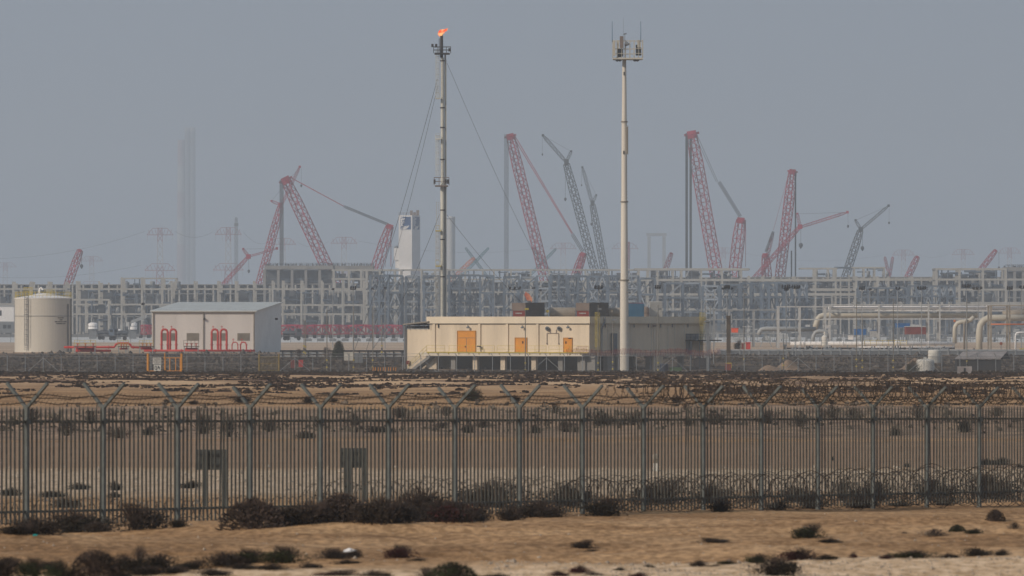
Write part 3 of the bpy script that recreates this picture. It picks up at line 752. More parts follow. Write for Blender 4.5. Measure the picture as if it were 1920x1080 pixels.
m = MB(); m.lathe(onV(1227, 611, .4), [(.05,.2),(.3,.1),(.3,-.1),(.1,-.15)], 10); m.build('wall_lamp', 'brown', bl)
m = MB(); fvb(m, 1285, 1331, 638, 640, .0, 2.2); pf = m.build('side_platform', 'dark', bl)
m = railing(1286, 1331, 9, 627, 638, 2.2, onV); m.build('railing', 'dark', pf)
m = MB(); fvb(m, 1285.5, 1296, 626, 637.8, .02, 1.4); fvb(m, 1286, 1295, 640.2, 665, .02, .3); m.build('equipment_cabinet', 'grey', pf)
m = MB()
for px in (1296, 1312, 1330): m.tube(onV(px, 694, 2.1), onV(px, 640, 2.1), .07, 5)
m.build('leg', 'grey', pf)
m = MB(); fvb(m, 1290, 1320, 673, 690, 1.0, 1.2); m.build('shutter', 'brown', bl)
m = railing(1108, 1285, 9, 657, 667, 1.0, onV); m.build('railing', 'brwire', bl)

# ================= things on the roof of the building =================
RZ = ZR - .45 + .003
def roofbox(name, label, cat, px0, px1, py0, Y, dep, mtl, group=None, base=None):
    a, b = PX(px0, Y), PX(px1, Y); t = thing(name, label, cat, ((a+b)/2, Y+dep/2, RZ), group)
    return t, a, b, PZ(py0, Y)
def ribbed(m, x0, x1, y0, y1, z0, z1, n):
    m.box(x0, y0, z0, x1, y1, z1)
    for i in range(n):
        x = x0 + (x1-x0)*(i+.5)/n; m.box(x-(x1-x0)/n*.22, y0-.06, z0+.05, x+(x1-x0)/n*.22, y0-.002, z1-.05)
for px0, lb in ((960, 'rooftop generator with brown hood and black radiator nearer the flare stack'), (1080, 'rooftop generator with brown hood and black radiator beside the white mast')):
    Y = 966; t, a, b, zt = roofbox('rooftop_generator', lb, 'generator', px0, px0+61, 568, Y, 2.4, 'brown', 'generators on the cream roof')
    k = (b-a)/61; mid = a + k*25
    m = MB(); m.box(a, Y, RZ+1.35, mid, Y+2.4, zt); m.build('hood', 'brown', t)
    m = MB(); m.box(a+.15, Y+.1, RZ+.25, mid-.05, Y+2.2, RZ+1.348); rp = m.build('control_panel', 'rust', t)
    m = MB()
    for i in range(5): m.box(a+.55+i*.2, Y+.04, RZ+.85, a+.68+i*.2, Y+.097, RZ+1.05)
    m.build('gauge', 'lightgrey', rp)
    m = MB(); ribbed(m, mid+.01, b, Y-.0, Y+2.4, RZ+.3, zt+.06, 14); m.build('radiator', 'dark', t)
    m = MB(); m.box(a, Y+.2, RZ, b, Y+2.2, RZ+.248); m.build('skid', 'dark', t)
    m = MB(); m.tube((b+.4, Y+.5, RZ), (b+.4, Y+.5, RZ+1.3), .05, 5); m.cbox((b+.4, Y+.5, RZ+1.1), .45, .3, .35); m.build('junction_box', 'yellow' if px0 == 960 else 'tan', t)
for px0, px1, lb in ((1030, 1079, 'long tan cylindrical tank lying on the roof between the two generators'), (1138, 1163, 'tan cylindrical tank on the roof partly hidden by the white mast')):
    Y = 968; a, b = PX(px0, Y), PX(px1, Y); t = thing('rooftop_tank', lb, 'tank', ((a+b)/2, Y+1, RZ), 'tan tanks on the cream roof')
    m = MB(); zc = RZ+1.0; m.path([(a,Y+1,zc),(a+.25,Y+1,zc)]+[(b-.25,Y+1,zc),(b,Y+1,zc)], .86, 18); m.build('shell', 'tan', t, smooth=False)
    for f_ in (.2,.8): MB().box(a+(b-a)*f_-.15, Y+.3, RZ, a+(b-a)*f_+.15, Y+1.7, RZ+.3).build('saddle', 'dark', t)
    MB().tube((a+(b-a)*.1, Y+1, zc+.86), (a+(b-a)*.1, Y+1, zc+1.25), .08, 6).build('filler_pipe', 'lightgrey', t)
Y = 962; t, a, b, zt = roofbox('shipping_container', 'blue corrugated container on the cream roof right of the white mast', 'container', 1177, 1207, 569, Y, 2.4, 'blue')
m = MB(); ribbed(m, a, b, Y, Y+2.4, RZ, zt, 13); m.build('shell', 'blue', t)
m = MB(); m.box(a+.02, Y+.05, zt+.002, b-.02, Y+2.3, zt+.08); m.build('roof_sheet', 'rust', t)
m = MB(); m.box(b+.002, Y+.1, RZ+.1, b+.06, Y+2.3, zt-.1); m.build('door', 'blue', t)
t, a, b, zt = roofbox('storage_tank', 'rusty brown upright tank behind the blue container', 'tank', 1206, 1217, 571, 970, 2, 'rust')
MB().lathe(((a+b)/2, 971, RZ), [(.5,0),(.5,1.75),(.3,1.95),(.05,2.0)], 16).build('shell', 'brown', t); MB().ring(((a+b)/2, 971, RZ+1.0), .53, .04, 16, 4).build('band', 'dark', t)
t, a, b, zt = roofbox('vent_louvre_box', 'white louvred box on the roof past the blue container', 'vent box', 1218, 1242, 565, 964, 2, 'lightgrey')
m = MB(); ribbed(m, a, b, 964, 966.2, RZ+.1, zt, 16); m.build('housing', 'lightgrey', t); MB().box(a+.1, 964.2, RZ, b-.1, 966, RZ+.098).build('base_frame', 'grey', t)
m = MB()
for i in range(3): m.tube((b+.5+i*.9, 965, RZ), (b+.5+i*.9, 965, RZ+1.1), .04, 4)
m.tube((b+.5, 965, RZ+1.05), (b+2.3, 965, RZ+1.05), .04, 4); m.build('guard_rail', 'grey', t)

# ================= barrels and bins by the undercroft =================
def barrel(px, py, wpx, hpx, Y, mtl, label, name, cat):
    x = PX(px, Y); z = PZ(py, Y); r = wpx*Y/F/2; h = hpx*Y/F; t = thing(name, label, cat, (x, Y, z))
    MB().lathe((x, Y, z), [(r*.92,0),(r,h*.05),(r,h*.48),(r*1.04,h*.5),(r,h*.52),(r,h*.95),(r*.92,h)], 20).build('body', mtl, t)
    MB().lathe((x, Y, z+h+.002), [(r*.95,0),(r*.9,.06),(r*.2,.1)], 16).build('lid', mtl, t)
barrel(1245, 707, 16, 24, 880, 'navy', 'dark blue round drum in the scrub below the substation', 'plastic_drum', 'drum')
x = PX(1267, 882); z = PZ(708, 882); t = thing('waste_bin', 'green wheeled bin standing beside the dark blue drum', 'bin', (x, 882, z))
MB().box(x-.8, 881.6, z+.15, x+.8, 882.6, z+1.3).build('body', 'greenbin', t); MB().box(x-.85, 881.55, z+1.302, x+.85, 882.65, z+1.42).build('lid', 'greenbin', t)
for s_ in (-.6,.6): MB().tube((x+s_, 881.7, z+.12), (x+s_+.08, 881.7, z+.12), .14, 10).build('wheel', 'dark', t)

# ================= white telecom mast =================
MX, MY = PX(1170.5, 915), 915; MZ = gz(MX, MY) - .2
mt = thing('telecom_mast', 'tall white tapering antenna mast in front of the cream building', 'mast', (MX, MY, MZ))
def mz(py): return PZ(py, MY)
secs = [(705, 525, 8.4, 7.6), (525, 378, 6.9, 6.1), (378, 228, 5.6, 5.0), (228, 112, 4.7, 3.6)]
for y0, y1, r0, r1 in secs:
    k = MY/F; z0 = mz(y0) if y0 < 700 else MZ-.3
    MB().lathe((MX, MY, z0), [(r0*k, 0), (r1*k, mz(y1)-z0-.002)], 28).build('mast_section', 'mast', mt, smooth=False)
    if y1 > 120: MB().lathe((MX, MY, mz(y1)-.12), [(r1*k+.1,0),(r1*k+.1,.2)], 28).build('flange', 'tan', mt)
m = MB()
for i in range(90):
    z = MZ+3+i*.45; r = .36 + .28*(1-i/90); m.tube((MX+r*.6, MY-r*.8, z), (MX+r*.6+.2, MY-r*.8-.15, z), .025, 3)
m.build('step_bolt', 'tan', mt)
m = MB(); m.box(MX+.28, MY-.5, mz(288), MX+.46, MY-.3, mz(238)); m.tube((MX+.5, MY-.4, mz(290)), (MX+.5, MY-.4, mz(236)), .05, 5); m.build('cable_tray', 'tan', mt)
m = MB(); m.box(MX-.16, MY-.50, mz(289), MX-.02, MY-.33, mz(283)); m.box(MX-.12, MY-.4, mz(141), MX+.02, MY-.27, mz(135)); m.build('access_hatch', 'black', mt)
# head platform
hx0, hx1 = PX(1149, MY), PX(1205, MY); hz0, hz1 = mz(112), mz(109)
m = MB(); m.box(hx0, MY-1.8, hz0, hx1, MY+1.8, hz1); pfm = m.build('platform', 'pipe', mt)
m = MB()
for x in np.linspace(hx0, hx1, 8):
    for y in (MY-1.8, MY+1.8): m.tube((x, y, hz1), (x, y, mz(76)), .045, 4)
for y in (MY-.6, MY+.6):
    for x in (hx0, hx1): m.tube((x, y, hz1), (x, y, mz(76)), .04, 4)
for py in (77, 92, 101):
    for y in (MY-1.8, MY+1.8): m.tube((hx0, y, mz(py)), (hx1, y, mz(py)), .05, 4)
    for x in (hx0, hx1): m.tube((x, MY-1.8, mz(py)), (x, MY+1.8, mz(py)), .05, 4)
m.build('railing', 'pipe', mt)
for px, y0, y1, w_, dy in ((1165, 69, 91, .5, -2.0), (1151, 78, 106, .35, -2.0), (1159, 75, 108, .3, .8), (1198, 76, 90, .5, -1.6)):
    m = MB(); x = PX(px, MY); m.box(x-w_/2, MY+dy-.15, mz(y1), x+w_/2, MY+dy+.1, mz(y0)); m.build('panel_antenna', 'brown' if px == 1165 else 'pipe', mt)
for px, y0, y1, w_ in ((1161, 92, 108, .5), (1165, 93, 107, .4), (1194, 85, 105, .35), (1199, 90, 105, .45)):
    m = MB(); x = PX(px, MY); m.box(x-w_/2, MY-1.7, mz(y1), x+w_/2, MY-1.3, mz(y0)); m.build('radio_unit', 'dark', mt)
m = MB(); m.tube((PX(1173, MY), MY-1.9, mz(83)), (PX(1179, MY), MY-2.2, mz(84)), .38, 12, .12); m.build('dish', 'grey', mt)
for px in (1147.5, 1201):
    MB().tube((PX(px, MY), MY-1.8, mz(80)), (PX(px, MY), MY-1.8, mz(41)), .055, 5, .03).build('whip_antenna', 'blue', mt)
MB().tube((PX(1169, MY), MY, hz1), (PX(1169, MY), MY, mz(33)), .03, 4, .012).build('lightning_rod', 'grey', mt)
m = MB(); x = PX(1171.5, MY); m.tube((x, MY, mz(112)), (x, MY, mz(62)), .05, 4); m.tube((x-.2, MY, mz(64)), (x+.25, MY, mz(63)), .09, 5); m.build('wind_sensor', 'grey', mt)
for px in (1157, 1162, 1195, 1190):
    MB().lathe((PX(px, MY), MY-1.2, mz(116)), [(.1,0),(.26,.12),(.2,.28)], 10).build('lamp', 'grey', mt)

# ================= flare stack =================
FX, FY = PX(830, 1010), 1010; FZ = gz(FX, FY)
fl = thing('flare_stack', 'tall guyed flare stack with ladders and a burning tip', 'flare stack', (FX, FY, FZ))
fz = lambda py: PZ(py, FY); fx = lambda px: PX(px, FY)
k = FY/F
MB().lathe((fx(829.5), FY, FZ-.5), [(4.0*k,0),(3.9*k,fz(345)-FZ+.5),(3.3*k,fz(345)-FZ+.6),(3.0*k,fz(108)-FZ+.5)], 20).build('riser_pipe', 'flaretube', fl)
MB().lathe((fx(828), FY, fz(108)), [(3.0*k,.0),(2.9*k,fz(78)-fz(108)),(2.6*k,fz(66)-fz(108)),(2.9*k,fz(64)-fz(108))], 16).build('flare_tip', 'soot', fl)
MB().tube((fx(835.2), FY+.3, FZ-.5), (fx(834.8), FY+.3, fz(100)), .15, 8).build('gas_pipe', 'lightgrey', fl)
MB().tube((fx(836.9), FY+.1, FZ-.5), (fx(836.4), FY+.1, fz(112)), .06, 6).build('gas_pipe', 'flaretube', fl)
MB().tube((fx(823.5), FY-.2, fz(100)), (fx(823.5), FY-.2, fz(72)), .05, 6).build('pilot_pipe', 'soot', fl)
def plat(px0, px1, pyt, pyb, mtl, name='platform', dep=1.6):
    m = MB(); x0, x1 = fx(px0), fx(px1); z0, z1 = fz(pyb), fz(pyb-2.5); m.box(x0+.15, FY-dep/2, z0, x1-.15, FY+dep/2, z1); p_ = m.build(name, mtl, fl)
    m = MB(); zt = fz(pyt)
    for x in np.linspace(x0, x1, max(3, int((px1-px0)/6))):
        for y in (FY-dep/2, FY+dep/2): m.tube((x, y, z1), (x, y, zt), .04, 4)
    for zz in (zt, (zt+z1)/2):
        for y in (FY-dep/2, FY+dep/2): m.tube((x0, y, zz), (x1, y, zz), .045, 4)
        for x in (x0, x1): m.tube((x, FY-dep/2, zz), (x, FY+dep/2, zz), .045, 4)
    m.build('railing', mtl, p_); return p_
pp = plat(813, 845, 88, 102, 'soot', dep=2.6)
for px, py in ((811, 86), (818, 86), (843, 94)):
    MB().cbox((fx(px), FY-1.3, fz(py+3)), .35, .3, .5).build('floodlight', 'soot', pp)
pp = plat(814, 842, 333, 350, 'brown', dep=2.6)
for px in (815, 836, 840): MB().cbox((fx(px), FY-1.3, fz(345)), .3, .3, .7).build('floodlight', 'soot', pp)
for a_, b_ in ((96, 185), (254, 330), (378, 430), (432, 490), (495, 600)):
    m = MB(); x0, x1 = fx(818.5), fx(823)
    for x in (x0, x1): m.tube((x, FY-.3, fz(b_)), (x, FY-.3, fz(a_)), .035, 4)
    for i in range(int((b_-a_)/4)): m.tube((x0, FY-.3, fz(a_+i*4+2)), (x1, FY-.3, fz(a_+i*4+2)), .02, 3)
    mm = 'flaretube' if b_ < 420 else 'pipe'
    la = m.build('ladder', mm, fl)
    if a_ not in (378,):
        m = MB()
        for i in range(int((b_-a_)/11)+1):
            z = fz(a_+i*11); m.path([(x0-.1,FY-.35,z),(x0-.15,FY-.8,z),((x0+x1)/2,FY-1.0,z),(x1+.05,FY-.8,z),(x1+.05,FY-.35,z)], .03, 3)
        for x, y in ((x0-.15, FY-.8), ((x0+x1)/2, FY-1.0), (x1+.05, FY-.8)): m.tube((x, y, fz(b_)), (x, y, fz(a_)), .022, 3)
        m.build('cage', mm, la)
for py in (186, 262, 434, 500):
    m = MB(); m.box(fx(817), FY-1.0, fz(py), fx(827), FY-.1, fz(py-2)); rp_ = m.build('rest_platform', 'flaretube' if py < 340 else 'yellow', fl)
    m = MB()
    for x in (fx(817), fx(824)): m.tube((x, FY-1.0, fz(py)), (x, FY-1.0, fz(py-11)), .03, 4)
    m.tube((fx(817), FY-1, fz(py-11)), (fx(824), FY-1, fz(py-11)), .03, 4); m.build('railing', 'flaretube' if py < 340 else 'yellow', rp_)
for py in (115, 203, 240, 300, 395, 450, 520):
    MB().lathe((fx(829.5), FY, fz(py)), [(4.4*k,0),(4.4*k,.18)], 16).build('clamp', 'soot', fl)
# flame: gas burning at the tip, bent by the wind
def flame(label, base, pts, rad, em, seed=1):
    m = MB(); rnd = random.Random(seed); n = 14; P_ = [Vector(p) for p in pts]
    vs = []; mm = 13
    for i in range(mm):
        t = i/(mm-1)*(len(P_)-1); a = min(int(t), len(P_)-2); c = P_[a].lerp(P_[a+1], t-a); s = i/(mm-1)
        r = rad*(.55+.75*math.sin(math.pi*min(1, s*1.05)**.8)) * (1-.85*max(0, s-.75)/.25)
        for q in range(n):
            th = 2*math.pi*q/n; rr = r*(1+.28*noise.noise(Vector((math.cos(th)*1.5, math.sin(th)*1.5, s*5+seed))))
            vs.append(c + Vector((math.cos(th)*rr, math.sin(th)*rr*.8, .35*rr*math.sin(th*3+s*9))))
    fs = [(i*n+q, i*n+(q+1)%n, (i+1)*n+(q+1)%n, (i+1)*n+q) for i in range(mm-1) for q in range(n)] + [tuple(range(n-1,-1,-1)), tuple(range((mm-1)*n, mm*n))]
    m.add(vs, fs); fm = bpy.data.materials.new('flame'); fm.use_nodes = True; t = fm.node_tree
    for q in list(t.nodes):
        if q.type == 'BSDF_PRINCIPLED': t.nodes.remove(q)
    e = t.nodes.new('ShaderNodeEmission'); g = t.nodes.new('ShaderNodeTexNoise'); g.inputs['Scale'].default_value = em[2]
    r_ = t.nodes.new('ShaderNodeValToRGB'); r_.color_ramp.elements[0].position = .38; r_.color_ramp.elements[1].position = .62
    r_.color_ramp.elements[0].color = (*em[0], 1); r_.color_ramp.elements[1].color = (*em[1], 1)
    geo = t.nodes.new('ShaderNodeNewGeometry'); t.links.new(geo.outputs['Position'], g.inputs['Vector']); t.links.new(g.outputs[0], r_.inputs[0]); t.links.new(r_.outputs[0], e.inputs[0])
    e.inputs[1].default_value = em[3]
    t.links.new(e.outputs[0], [q for q in t.nodes if q.type == 'OUTPUT_MATERIAL'][0].inputs['Surface'])
    tag(m.build('flame', fm, None, base, smooth=True), label, 'flame')
flame('bright orange flame bending off the top of the flare stack', (fx(827), FY, fz(66)), [(fx(826), FY, fz(68)), (fx(826.5), FY, fz(62)), (fx(830), FY, fz(57)), (fx(835), FY, fz(56)), (fx(840), FY, fz(53))], .36, ((.95,.10,.03), (1.0,.50,.20), 1.3, 1.9))
flame('dull orange ground flare flame rising behind the first rooftop generator', P(993, 566, 1650), [P(994, 566, 1650), P(992, 559, 1650), P(988, 553, 1650), P(985, 547, 1650)], .62, ((.5,.10,.03), (.75,.26,.10), .5, .9), 4)
t = thing('ground_flare', 'short flare pipe hidden behind the first rooftop generator', 'flare', (P(993,620,1650).x, 1650, gz(0,1650)))
MB().tube((P(993,620,1650).x, 1650, gz(0,1650)-.2), P(993, 566, 1650), .35, 10, .3).build('pipe', 'soot', t); MB().lathe(P(993,568,1650), [(.5,0),(.55,.6)], 12).build('tip', 'soot', t)
# guy wires
for lb, a_, b_, dy in (('left outer guy wire from the top of the flare stack', (820, 148), (655, 660), -5), ('left inner guy wire from the top of the flare stack', (821, 160), (680, 662), 20),
    ('long right guy wire from the top of the flare stack', (838, 118), (1112, 660), 30),
    ('lower left guy wire from the middle of the flare stack', (824, 402), (680, 661), 6), ('lower right guy wire from the middle of the flare stack', (838, 403), (1112, 659), 34)):
    a = P(a_[0], a_[1], FY); Yb = FY + dy; x = PX(b_[0], Yb); b = Vector((x, Yb, gz(x, Yb)))
    m = MB(); pts = [a.lerp(b, i/12) - Vector((0,0, 2.2*math.sin(math.pi*i/12))) for i in range(13)]; m.path(pts, .032, 4)
    o = m.build('guy_wire', 'rope', None, b); tag(o, lb, 'guy wire', 'guy wires of the flare stack')
# ================= storage tank, shed and fire water pipes =================
TY = 1150; tx = PX(81, TY); tz = PZ(662, TY); tr = 53.5*TY/F
tk = thing('storage_tank', 'big beige cylindrical storage tank with railed cone roof', 'tank', (tx, TY, tz))
th = PZ(560, TY) - tz
MB().lathe((tx, TY, tz-.4), [(tr,0),(tr,th+.4)], 64).build('shell', 'tank', tk, smooth=False)
MB().lathe((tx, TY, tz+th+.003), [(tr+.08,0),(tr+.08,.1),(tr*.5,.62),(.5,1.0),(.1,1.02)], 48).build('roof', 'white', tk)
m = MB(); m.ring((tx, TY, tz+th*.68), tr+.03, .045, 64, 4); m.build('girth_band', 'grey', tk)
m = MB()
for i in range(46):
    a = 2*math.pi*i/46; p = (tx+(tr-.1)*math.cos(a), TY+(tr-.1)*math.sin(a)); m.tube((*p, tz+th), (*p, tz+th+1.2), .035, 4)
for z_ in (.6, 1.18): m.ring((tx, TY, tz+th+z_), tr-.1, .035, 46, 4)
m.build('railing', 'yellow', tk)
m = MB(); ax = tx - tr*.52; ay = TY - tr*.87
for s_ in (-.28, .28): m.tube((ax+s_, ay-.2, tz+.5), (ax+s_, ay-.2, tz+th+1), .05, 4)
for i in range(30): m.tube((ax-.28, ay-.2, tz+.7+i*.33), (ax+.28, ay-.2, tz+.7+i*.33), .03, 3)
ld = m.build('ladder', 'grey', tk)
m = MB()
for i in range(11):
    z = tz+1.5+i*.9; m.path([(ax-.3,ay-.2,z),(ax-.35,ay-.7,z),(ax,ay-.9,z),(ax+.35,ay-.7,z),(ax+.3,ay-.2,z)], .04, 3)
for q in ((ax-.35,ay-.7),(ax,ay-.9),(ax+.35,ay-.7)): m.tube((*q, tz+1.5), (*q, tz+th+1), .025, 3)
m.build('cage', 'grey', ld)
for a_, py0 in ((R(-28), 570), (R(-14), 560)):
    m = MB(); q = (tx+(tr+.15)*math.cos(a_), TY+(tr+.15)*math.sin(a_)); m.tube((*q, tz+.2), (*q, PZ(py0, TY)), .1, 6); m.build('down_pipe', 'grey', tk)
MB().path([(tx-.6,TY-1,tz+th+1), (tx-.6,TY-1,tz+th+1.7), (tx-.3,TY-1,tz+th+2.0), (tx+.0,TY-1,tz+th+1.6)], .16, 8).build('vent', 'white', tk)
m = MB(); m.box(tx-3.4, TY-1.6, tz+th+.6, tx-2.0, TY-.6, tz+th+.75)
for i in range(9): m.tube((tx-3.4+i*.2, TY-1.6, tz+th+.7), (tx-3.4+i*.2, TY-1.6, tz+th+2.0), .04, 4)
m.tube((tx-3.4,TY-1.6,tz+th+2.0),(tx-1.8,TY-1.6,tz+th+2.0), .05, 4)
for i in range(8): m.tube((tx+.4+i*.25, TY-2, tz+th+.5), (tx+.4+i*.25, TY-2, tz+th+1.7), .04, 4)
m.build('roof_hatch_rail', 'yellow', tk)
# four dark illegible lines of lettering curved on the shell
rnd = random.Random(5)
for row, (x0, x1) in enumerate(((112,122),(115,119),(106,126),(109,124))):
    m = MB(); z = PZ(597 + row*3.6, TY); px = x0
    while px < x1:
        w_ = rnd.uniform(.7, 1.3); xx = PX(px, TY); yy = TY - math.sqrt(max(.1, (tr+.015)**2 - (xx-tx)**2)); x2 = PX(px+w_, TY); y2 = TY - math.sqrt(max(.1, (tr+.015)**2 - (x2-tx)**2))
        h = .2
        m.add([(xx,yy,z),(x2,y2,z),(x2,y2,z+h),(xx,yy,z+h)], [(0,1,2,3)]); px += w_ + (.35 if rnd.random() < .8 else 1.0)
    m.build('lettering', 'glyph', tk)
MB().lathe((tx, TY, tz-.8), [(tr+.9,0),(tr+.9,.55)], 48).build('foundation', 'slab', tk)

def shed():
    Y = 1130; x0, x1, x2 = PX(285, Y), PX(478, Y), PX(523, Y+10); zb_, ze, zr = PZ(660, Y), PZ(584, Y), PZ(570, Y)
    dep = 20.0
    s = thing('pump_shed', 'long low white metal shed with pitched roof and red pipes before it', 'shed', ((x0+x1)/2, Y, zb_))
    ux = Vector((x1-x0, 0, 0)); side = Vector((x2-x1, dep, 0)); o = Vector((x0, Y, zb_-.4)); h = Vector((0,0,ze-zb_+.4))
    MB().obox(o, ux, Vector((0,.2,0)), h).build('wall', 'shedwall', s)
    a, b = o+ux, o+ux+side; up = Vector((0,0,1.55))
    def end(o_, off, nm, mt_):
        q = [o_+Vector((0,.21,0)), o_+side, o_+side+h+up, o_+h+Vector((0,.21,0))]; m = MB()
        m.add(q + [p+off for p in q], [(0,1,2,3),(7,6,5,4),(0,4,5,1),(1,5,6,2),(2,6,7,3),(3,7,4,0)]); return m.build(nm, mt_, s)
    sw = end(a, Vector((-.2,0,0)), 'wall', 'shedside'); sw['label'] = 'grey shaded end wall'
    end(o, Vector((.2,0,0)), 'wall', 'shedwall')
    MB().obox(o+side+Vector((0,.003,0)), ux, Vector((0,.2,0)), h+up).build('wall', 'shedwall', s)
    m = MB(); t = Vector((0,0,.16)); e = Vector((.3,0,0)); f = Vector((0,-.4,-.03)); k_ = Vector((0,.5,.03))
    A, B = o+h-e+f+Vector((0,0,.01)), o+h+ux+e+f+Vector((0,0,.01)); C_, D = o+h+side+ux+e+up+k_, o+h+side-e+up+k_
    m.add([A,B,C_,D,A+t,B+t,C_+t,D+t], [(0,3,2,1),(4,5,6,7),(0,1,5,4),(1,2,6,5),(2,3,7,6),(3,0,4,7)])
    n = 44
    for i in range(n+1):
        p = A.lerp(B, i/n); r_ = D.lerp(C_, i/n); m.tube(p+t, r_+t, .035, 3)
    m.build('roof', 'shedroof', s)
    for px in (287.5, 381.5, 476):
        MB().tube((PX(px, Y), Y-.14, zb_), (PX(px, Y), Y-.14, ze+.05), .09, 6).build('down_spout', 'tan', s)
    MB().box(x0-.1, Y-.42, ze-.16, x1+.1, Y-.01, ze+.0).build('gutter', 'tan', s)
    for px0 in (304, 320, 350, 399, 415, 445):
        w_ = 9 if px0 not in (350, 445) else 23
        m = MB(); xa, xb = PX(px0, Y), PX(px0+w_, Y); za, zt = PZ(638.5, Y), PZ(624.5, Y); m.box(xa, Y-.05, za, xb, Y-.003, zt)
        for i in range(8): m.box(xa+.05, Y-.11, za+.06+i*.16, xb-.05, Y-.052, za+.12+i*.16)
        m.build('vent_louvre', 'tan', s)
    m = MB(); m.tube((PX(383, Y), Y-.1, PZ(598, Y)), (PX(383, Y), Y-.5, PZ(598, Y)), .2, 8); m.build('wall_lamp', 'dark', s)
    MB().tube((x1+3.1, Y+12, PZ(598,Y)), (x1+3.6, Y+12, PZ(598,Y)), .2, 8).build('wall_lamp', 'dark', s)
    MB().box(x0-.3, Y-.6, zb_-.8, x1+.3, Y-.004, zb_-.0).build('plinth', 'slab', s)
shed()
# red pipe loops in front of the shed
def pipe_loop(x0, x1, yt, yb, Y, r, label, group='red pipe loops in front of the shed'):
    a, b = PX(x0, Y), PX(x1, Y); zt, zb_ = PZ(yt, Y), PZ(yb, Y); c = .45
    t = thing('pipe_loop', label, 'pipe', ((a+b)/2, Y, zb_), group)
    MB().path([(a,Y,zb_),(a,Y,zt-c),(a+c*.3,Y,zt-c*.3),(a+c,Y,zt),(b-c,Y,zt),(b-c*.3,Y,zt-c*.3),(b,Y,zt-c),(b,Y,zb_)], r, 8).build('pipe', 'pred', t)
    x = (a+b)/2-.3; MB().tube((x,Y,zt), (x,Y,zt+.65), .05, 5).build('vent_valve', 'pred', t)
    m = MB(); m.tube((x-.18,Y,zt+.45), (x+.18,Y,zt+.45), .05, 5)
    for q in (a, b): m.tube((q,Y,zb_+.9), (q,Y,zb_+1.05), r*1.6, 8)
    m.build('flange', 'pred', t)
for x0, lb in ((303, 'tall red pipe loop in front of the shed, first one beside the tank side'), (319, 'tall red pipe loop second in the first pair before the shed'), (397, 'tall red pipe loop first in the pair right of the shed lamp'), (413.5, 'tall red pipe loop last of the tall loops before the shed')):
    pipe_loop(x0, x0+11.5, 617.5, 657, 1118, .19, lb)
pipe_loop(435, 446, 641.5, 657, 1118, .09, 'short thin red pipe loop, first after the tall loops'); pipe_loop(451, 462, 641.5, 657, 1118, .12, 'short thin red pipe loop with curved end before the shed corner')
def pipe_run(name, label, pts, r, mtl, supports=(), cat='pipe', flanges=(), group=None, n=10, sm='midgrey'):
    p0 = Vector(pts[0]); t = thing(name, label, cat, (p0.x, p0.y, gz(p0.x, p0.y)), group)
    MB().path(pts, r, n).build('pipe', mtl, t, smooth=n > 8)
    for s in supports:
        x, y, z = s; MB().box(x-.12, y-.12, gz(x, y)-.5, x+.12, y+.12, z-r).build('support', sm, t)
    m = MB()
    for (x, y, z, ax_) in flanges:
        d = Vector((.08,0,0)) if ax_ == 'x' else Vector((0,0,.08)); m.tube(Vector((x,y,z))-d, Vector((x,y,z))+d, r*1.45, n)
    if flanges: m.build('flange', mtl, t)
    return t
Q = lambda px, py, Y: tuple(P(px, py, Y))
pipe_run('fire_main', 'red fire main running on supports along the foot of the shed', [Q(270,657.5,1115), Q(478,657.5,1115)], .2, 'pred', [Q(x,657,1115) for x in range(280, 476, 28)], flanges=[(*Q(x,657.5,1115),'x') for x in (292, 340, 372, 430, 470)])
pipe_run('fire_main', 'upper red pipe leaving the big tank towards the shed', [Q(120,651,1118), Q(214,651,1118), Q(217,646,1118), Q(222,643.5,1118), Q(240,643.5,1118), Q(245,647,1118), Q(247,651,1118), Q(282,652,1118)], .2, 'pred', [Q(x,652,1118) for x in (150, 172, 200, 236, 262)], flanges=[(*Q(x,651,1118),'x') for x in (128, 160, 204, 250)])
pipe_run('fire_main', 'lower short red pipe beside the big tank', [Q(142,657.5,1112), Q(208,657.5,1112)], .22, 'pred', [Q(x,658,1112) for x in (150, 176, 200)], flanges=[(*Q(x,657.5,1112),'x') for x in (146, 180)])
for px, w_, lb in ((262, 26, 'low valve platform with yellow rail left of the shed'), (345, 28, 'low valve platform with yellow rail in the middle of the shed front'), (140, 40, 'pipe manifold skid with grey steps beside the big tank'), (222, 20, 'small valve skid between tank and shed')):
    Y = 1112; c = P(px+w_/2, 660, Y); t = thing('valve_platform', lb, 'platform', c, 'valve platforms along the red pipes')
    a, b = PX(px, Y), PX(px+w_, Y); z = PZ(650, Y)
    MB().box(a, Y-1.2, z, b, Y+1.2, z+.12).build('deck', 'brwire', t)
    m = MB()
    for x in np.linspace(a, b, 5): m.tube((x, Y-1.2, z+.12), (x, Y-1.2, z+1.1), .045, 4)
    for q in (.6, 1.1): m.tube((a, Y-1.2, z+q), (b, Y-1.2, z+q), .04, 4)
    m.build('railing', 'brwire' if px in (345,) else 'yellow', t)
    for x in (a+.1, b-.1): MB().box(x-.08, Y-1.1, PZ(664,Y), x+.08, Y-.94, z-.002).build('leg', 'midgrey', t)
    m = MB(); m.path([(a+.2,Y+.2,z-.35),(b-.2,Y+.2,z-.35)], .16, 8)
    for x in np.linspace(a+.5, b-.5, 3): m.tube((x, Y+.2, z-.35), (x, Y+.2, z+.5), .09, 6); m.tube((x-.25, Y+.2, z+.5), (x+.25, Y+.2, z+.5), .05, 6)
    m.build('valve', 'pred', t)

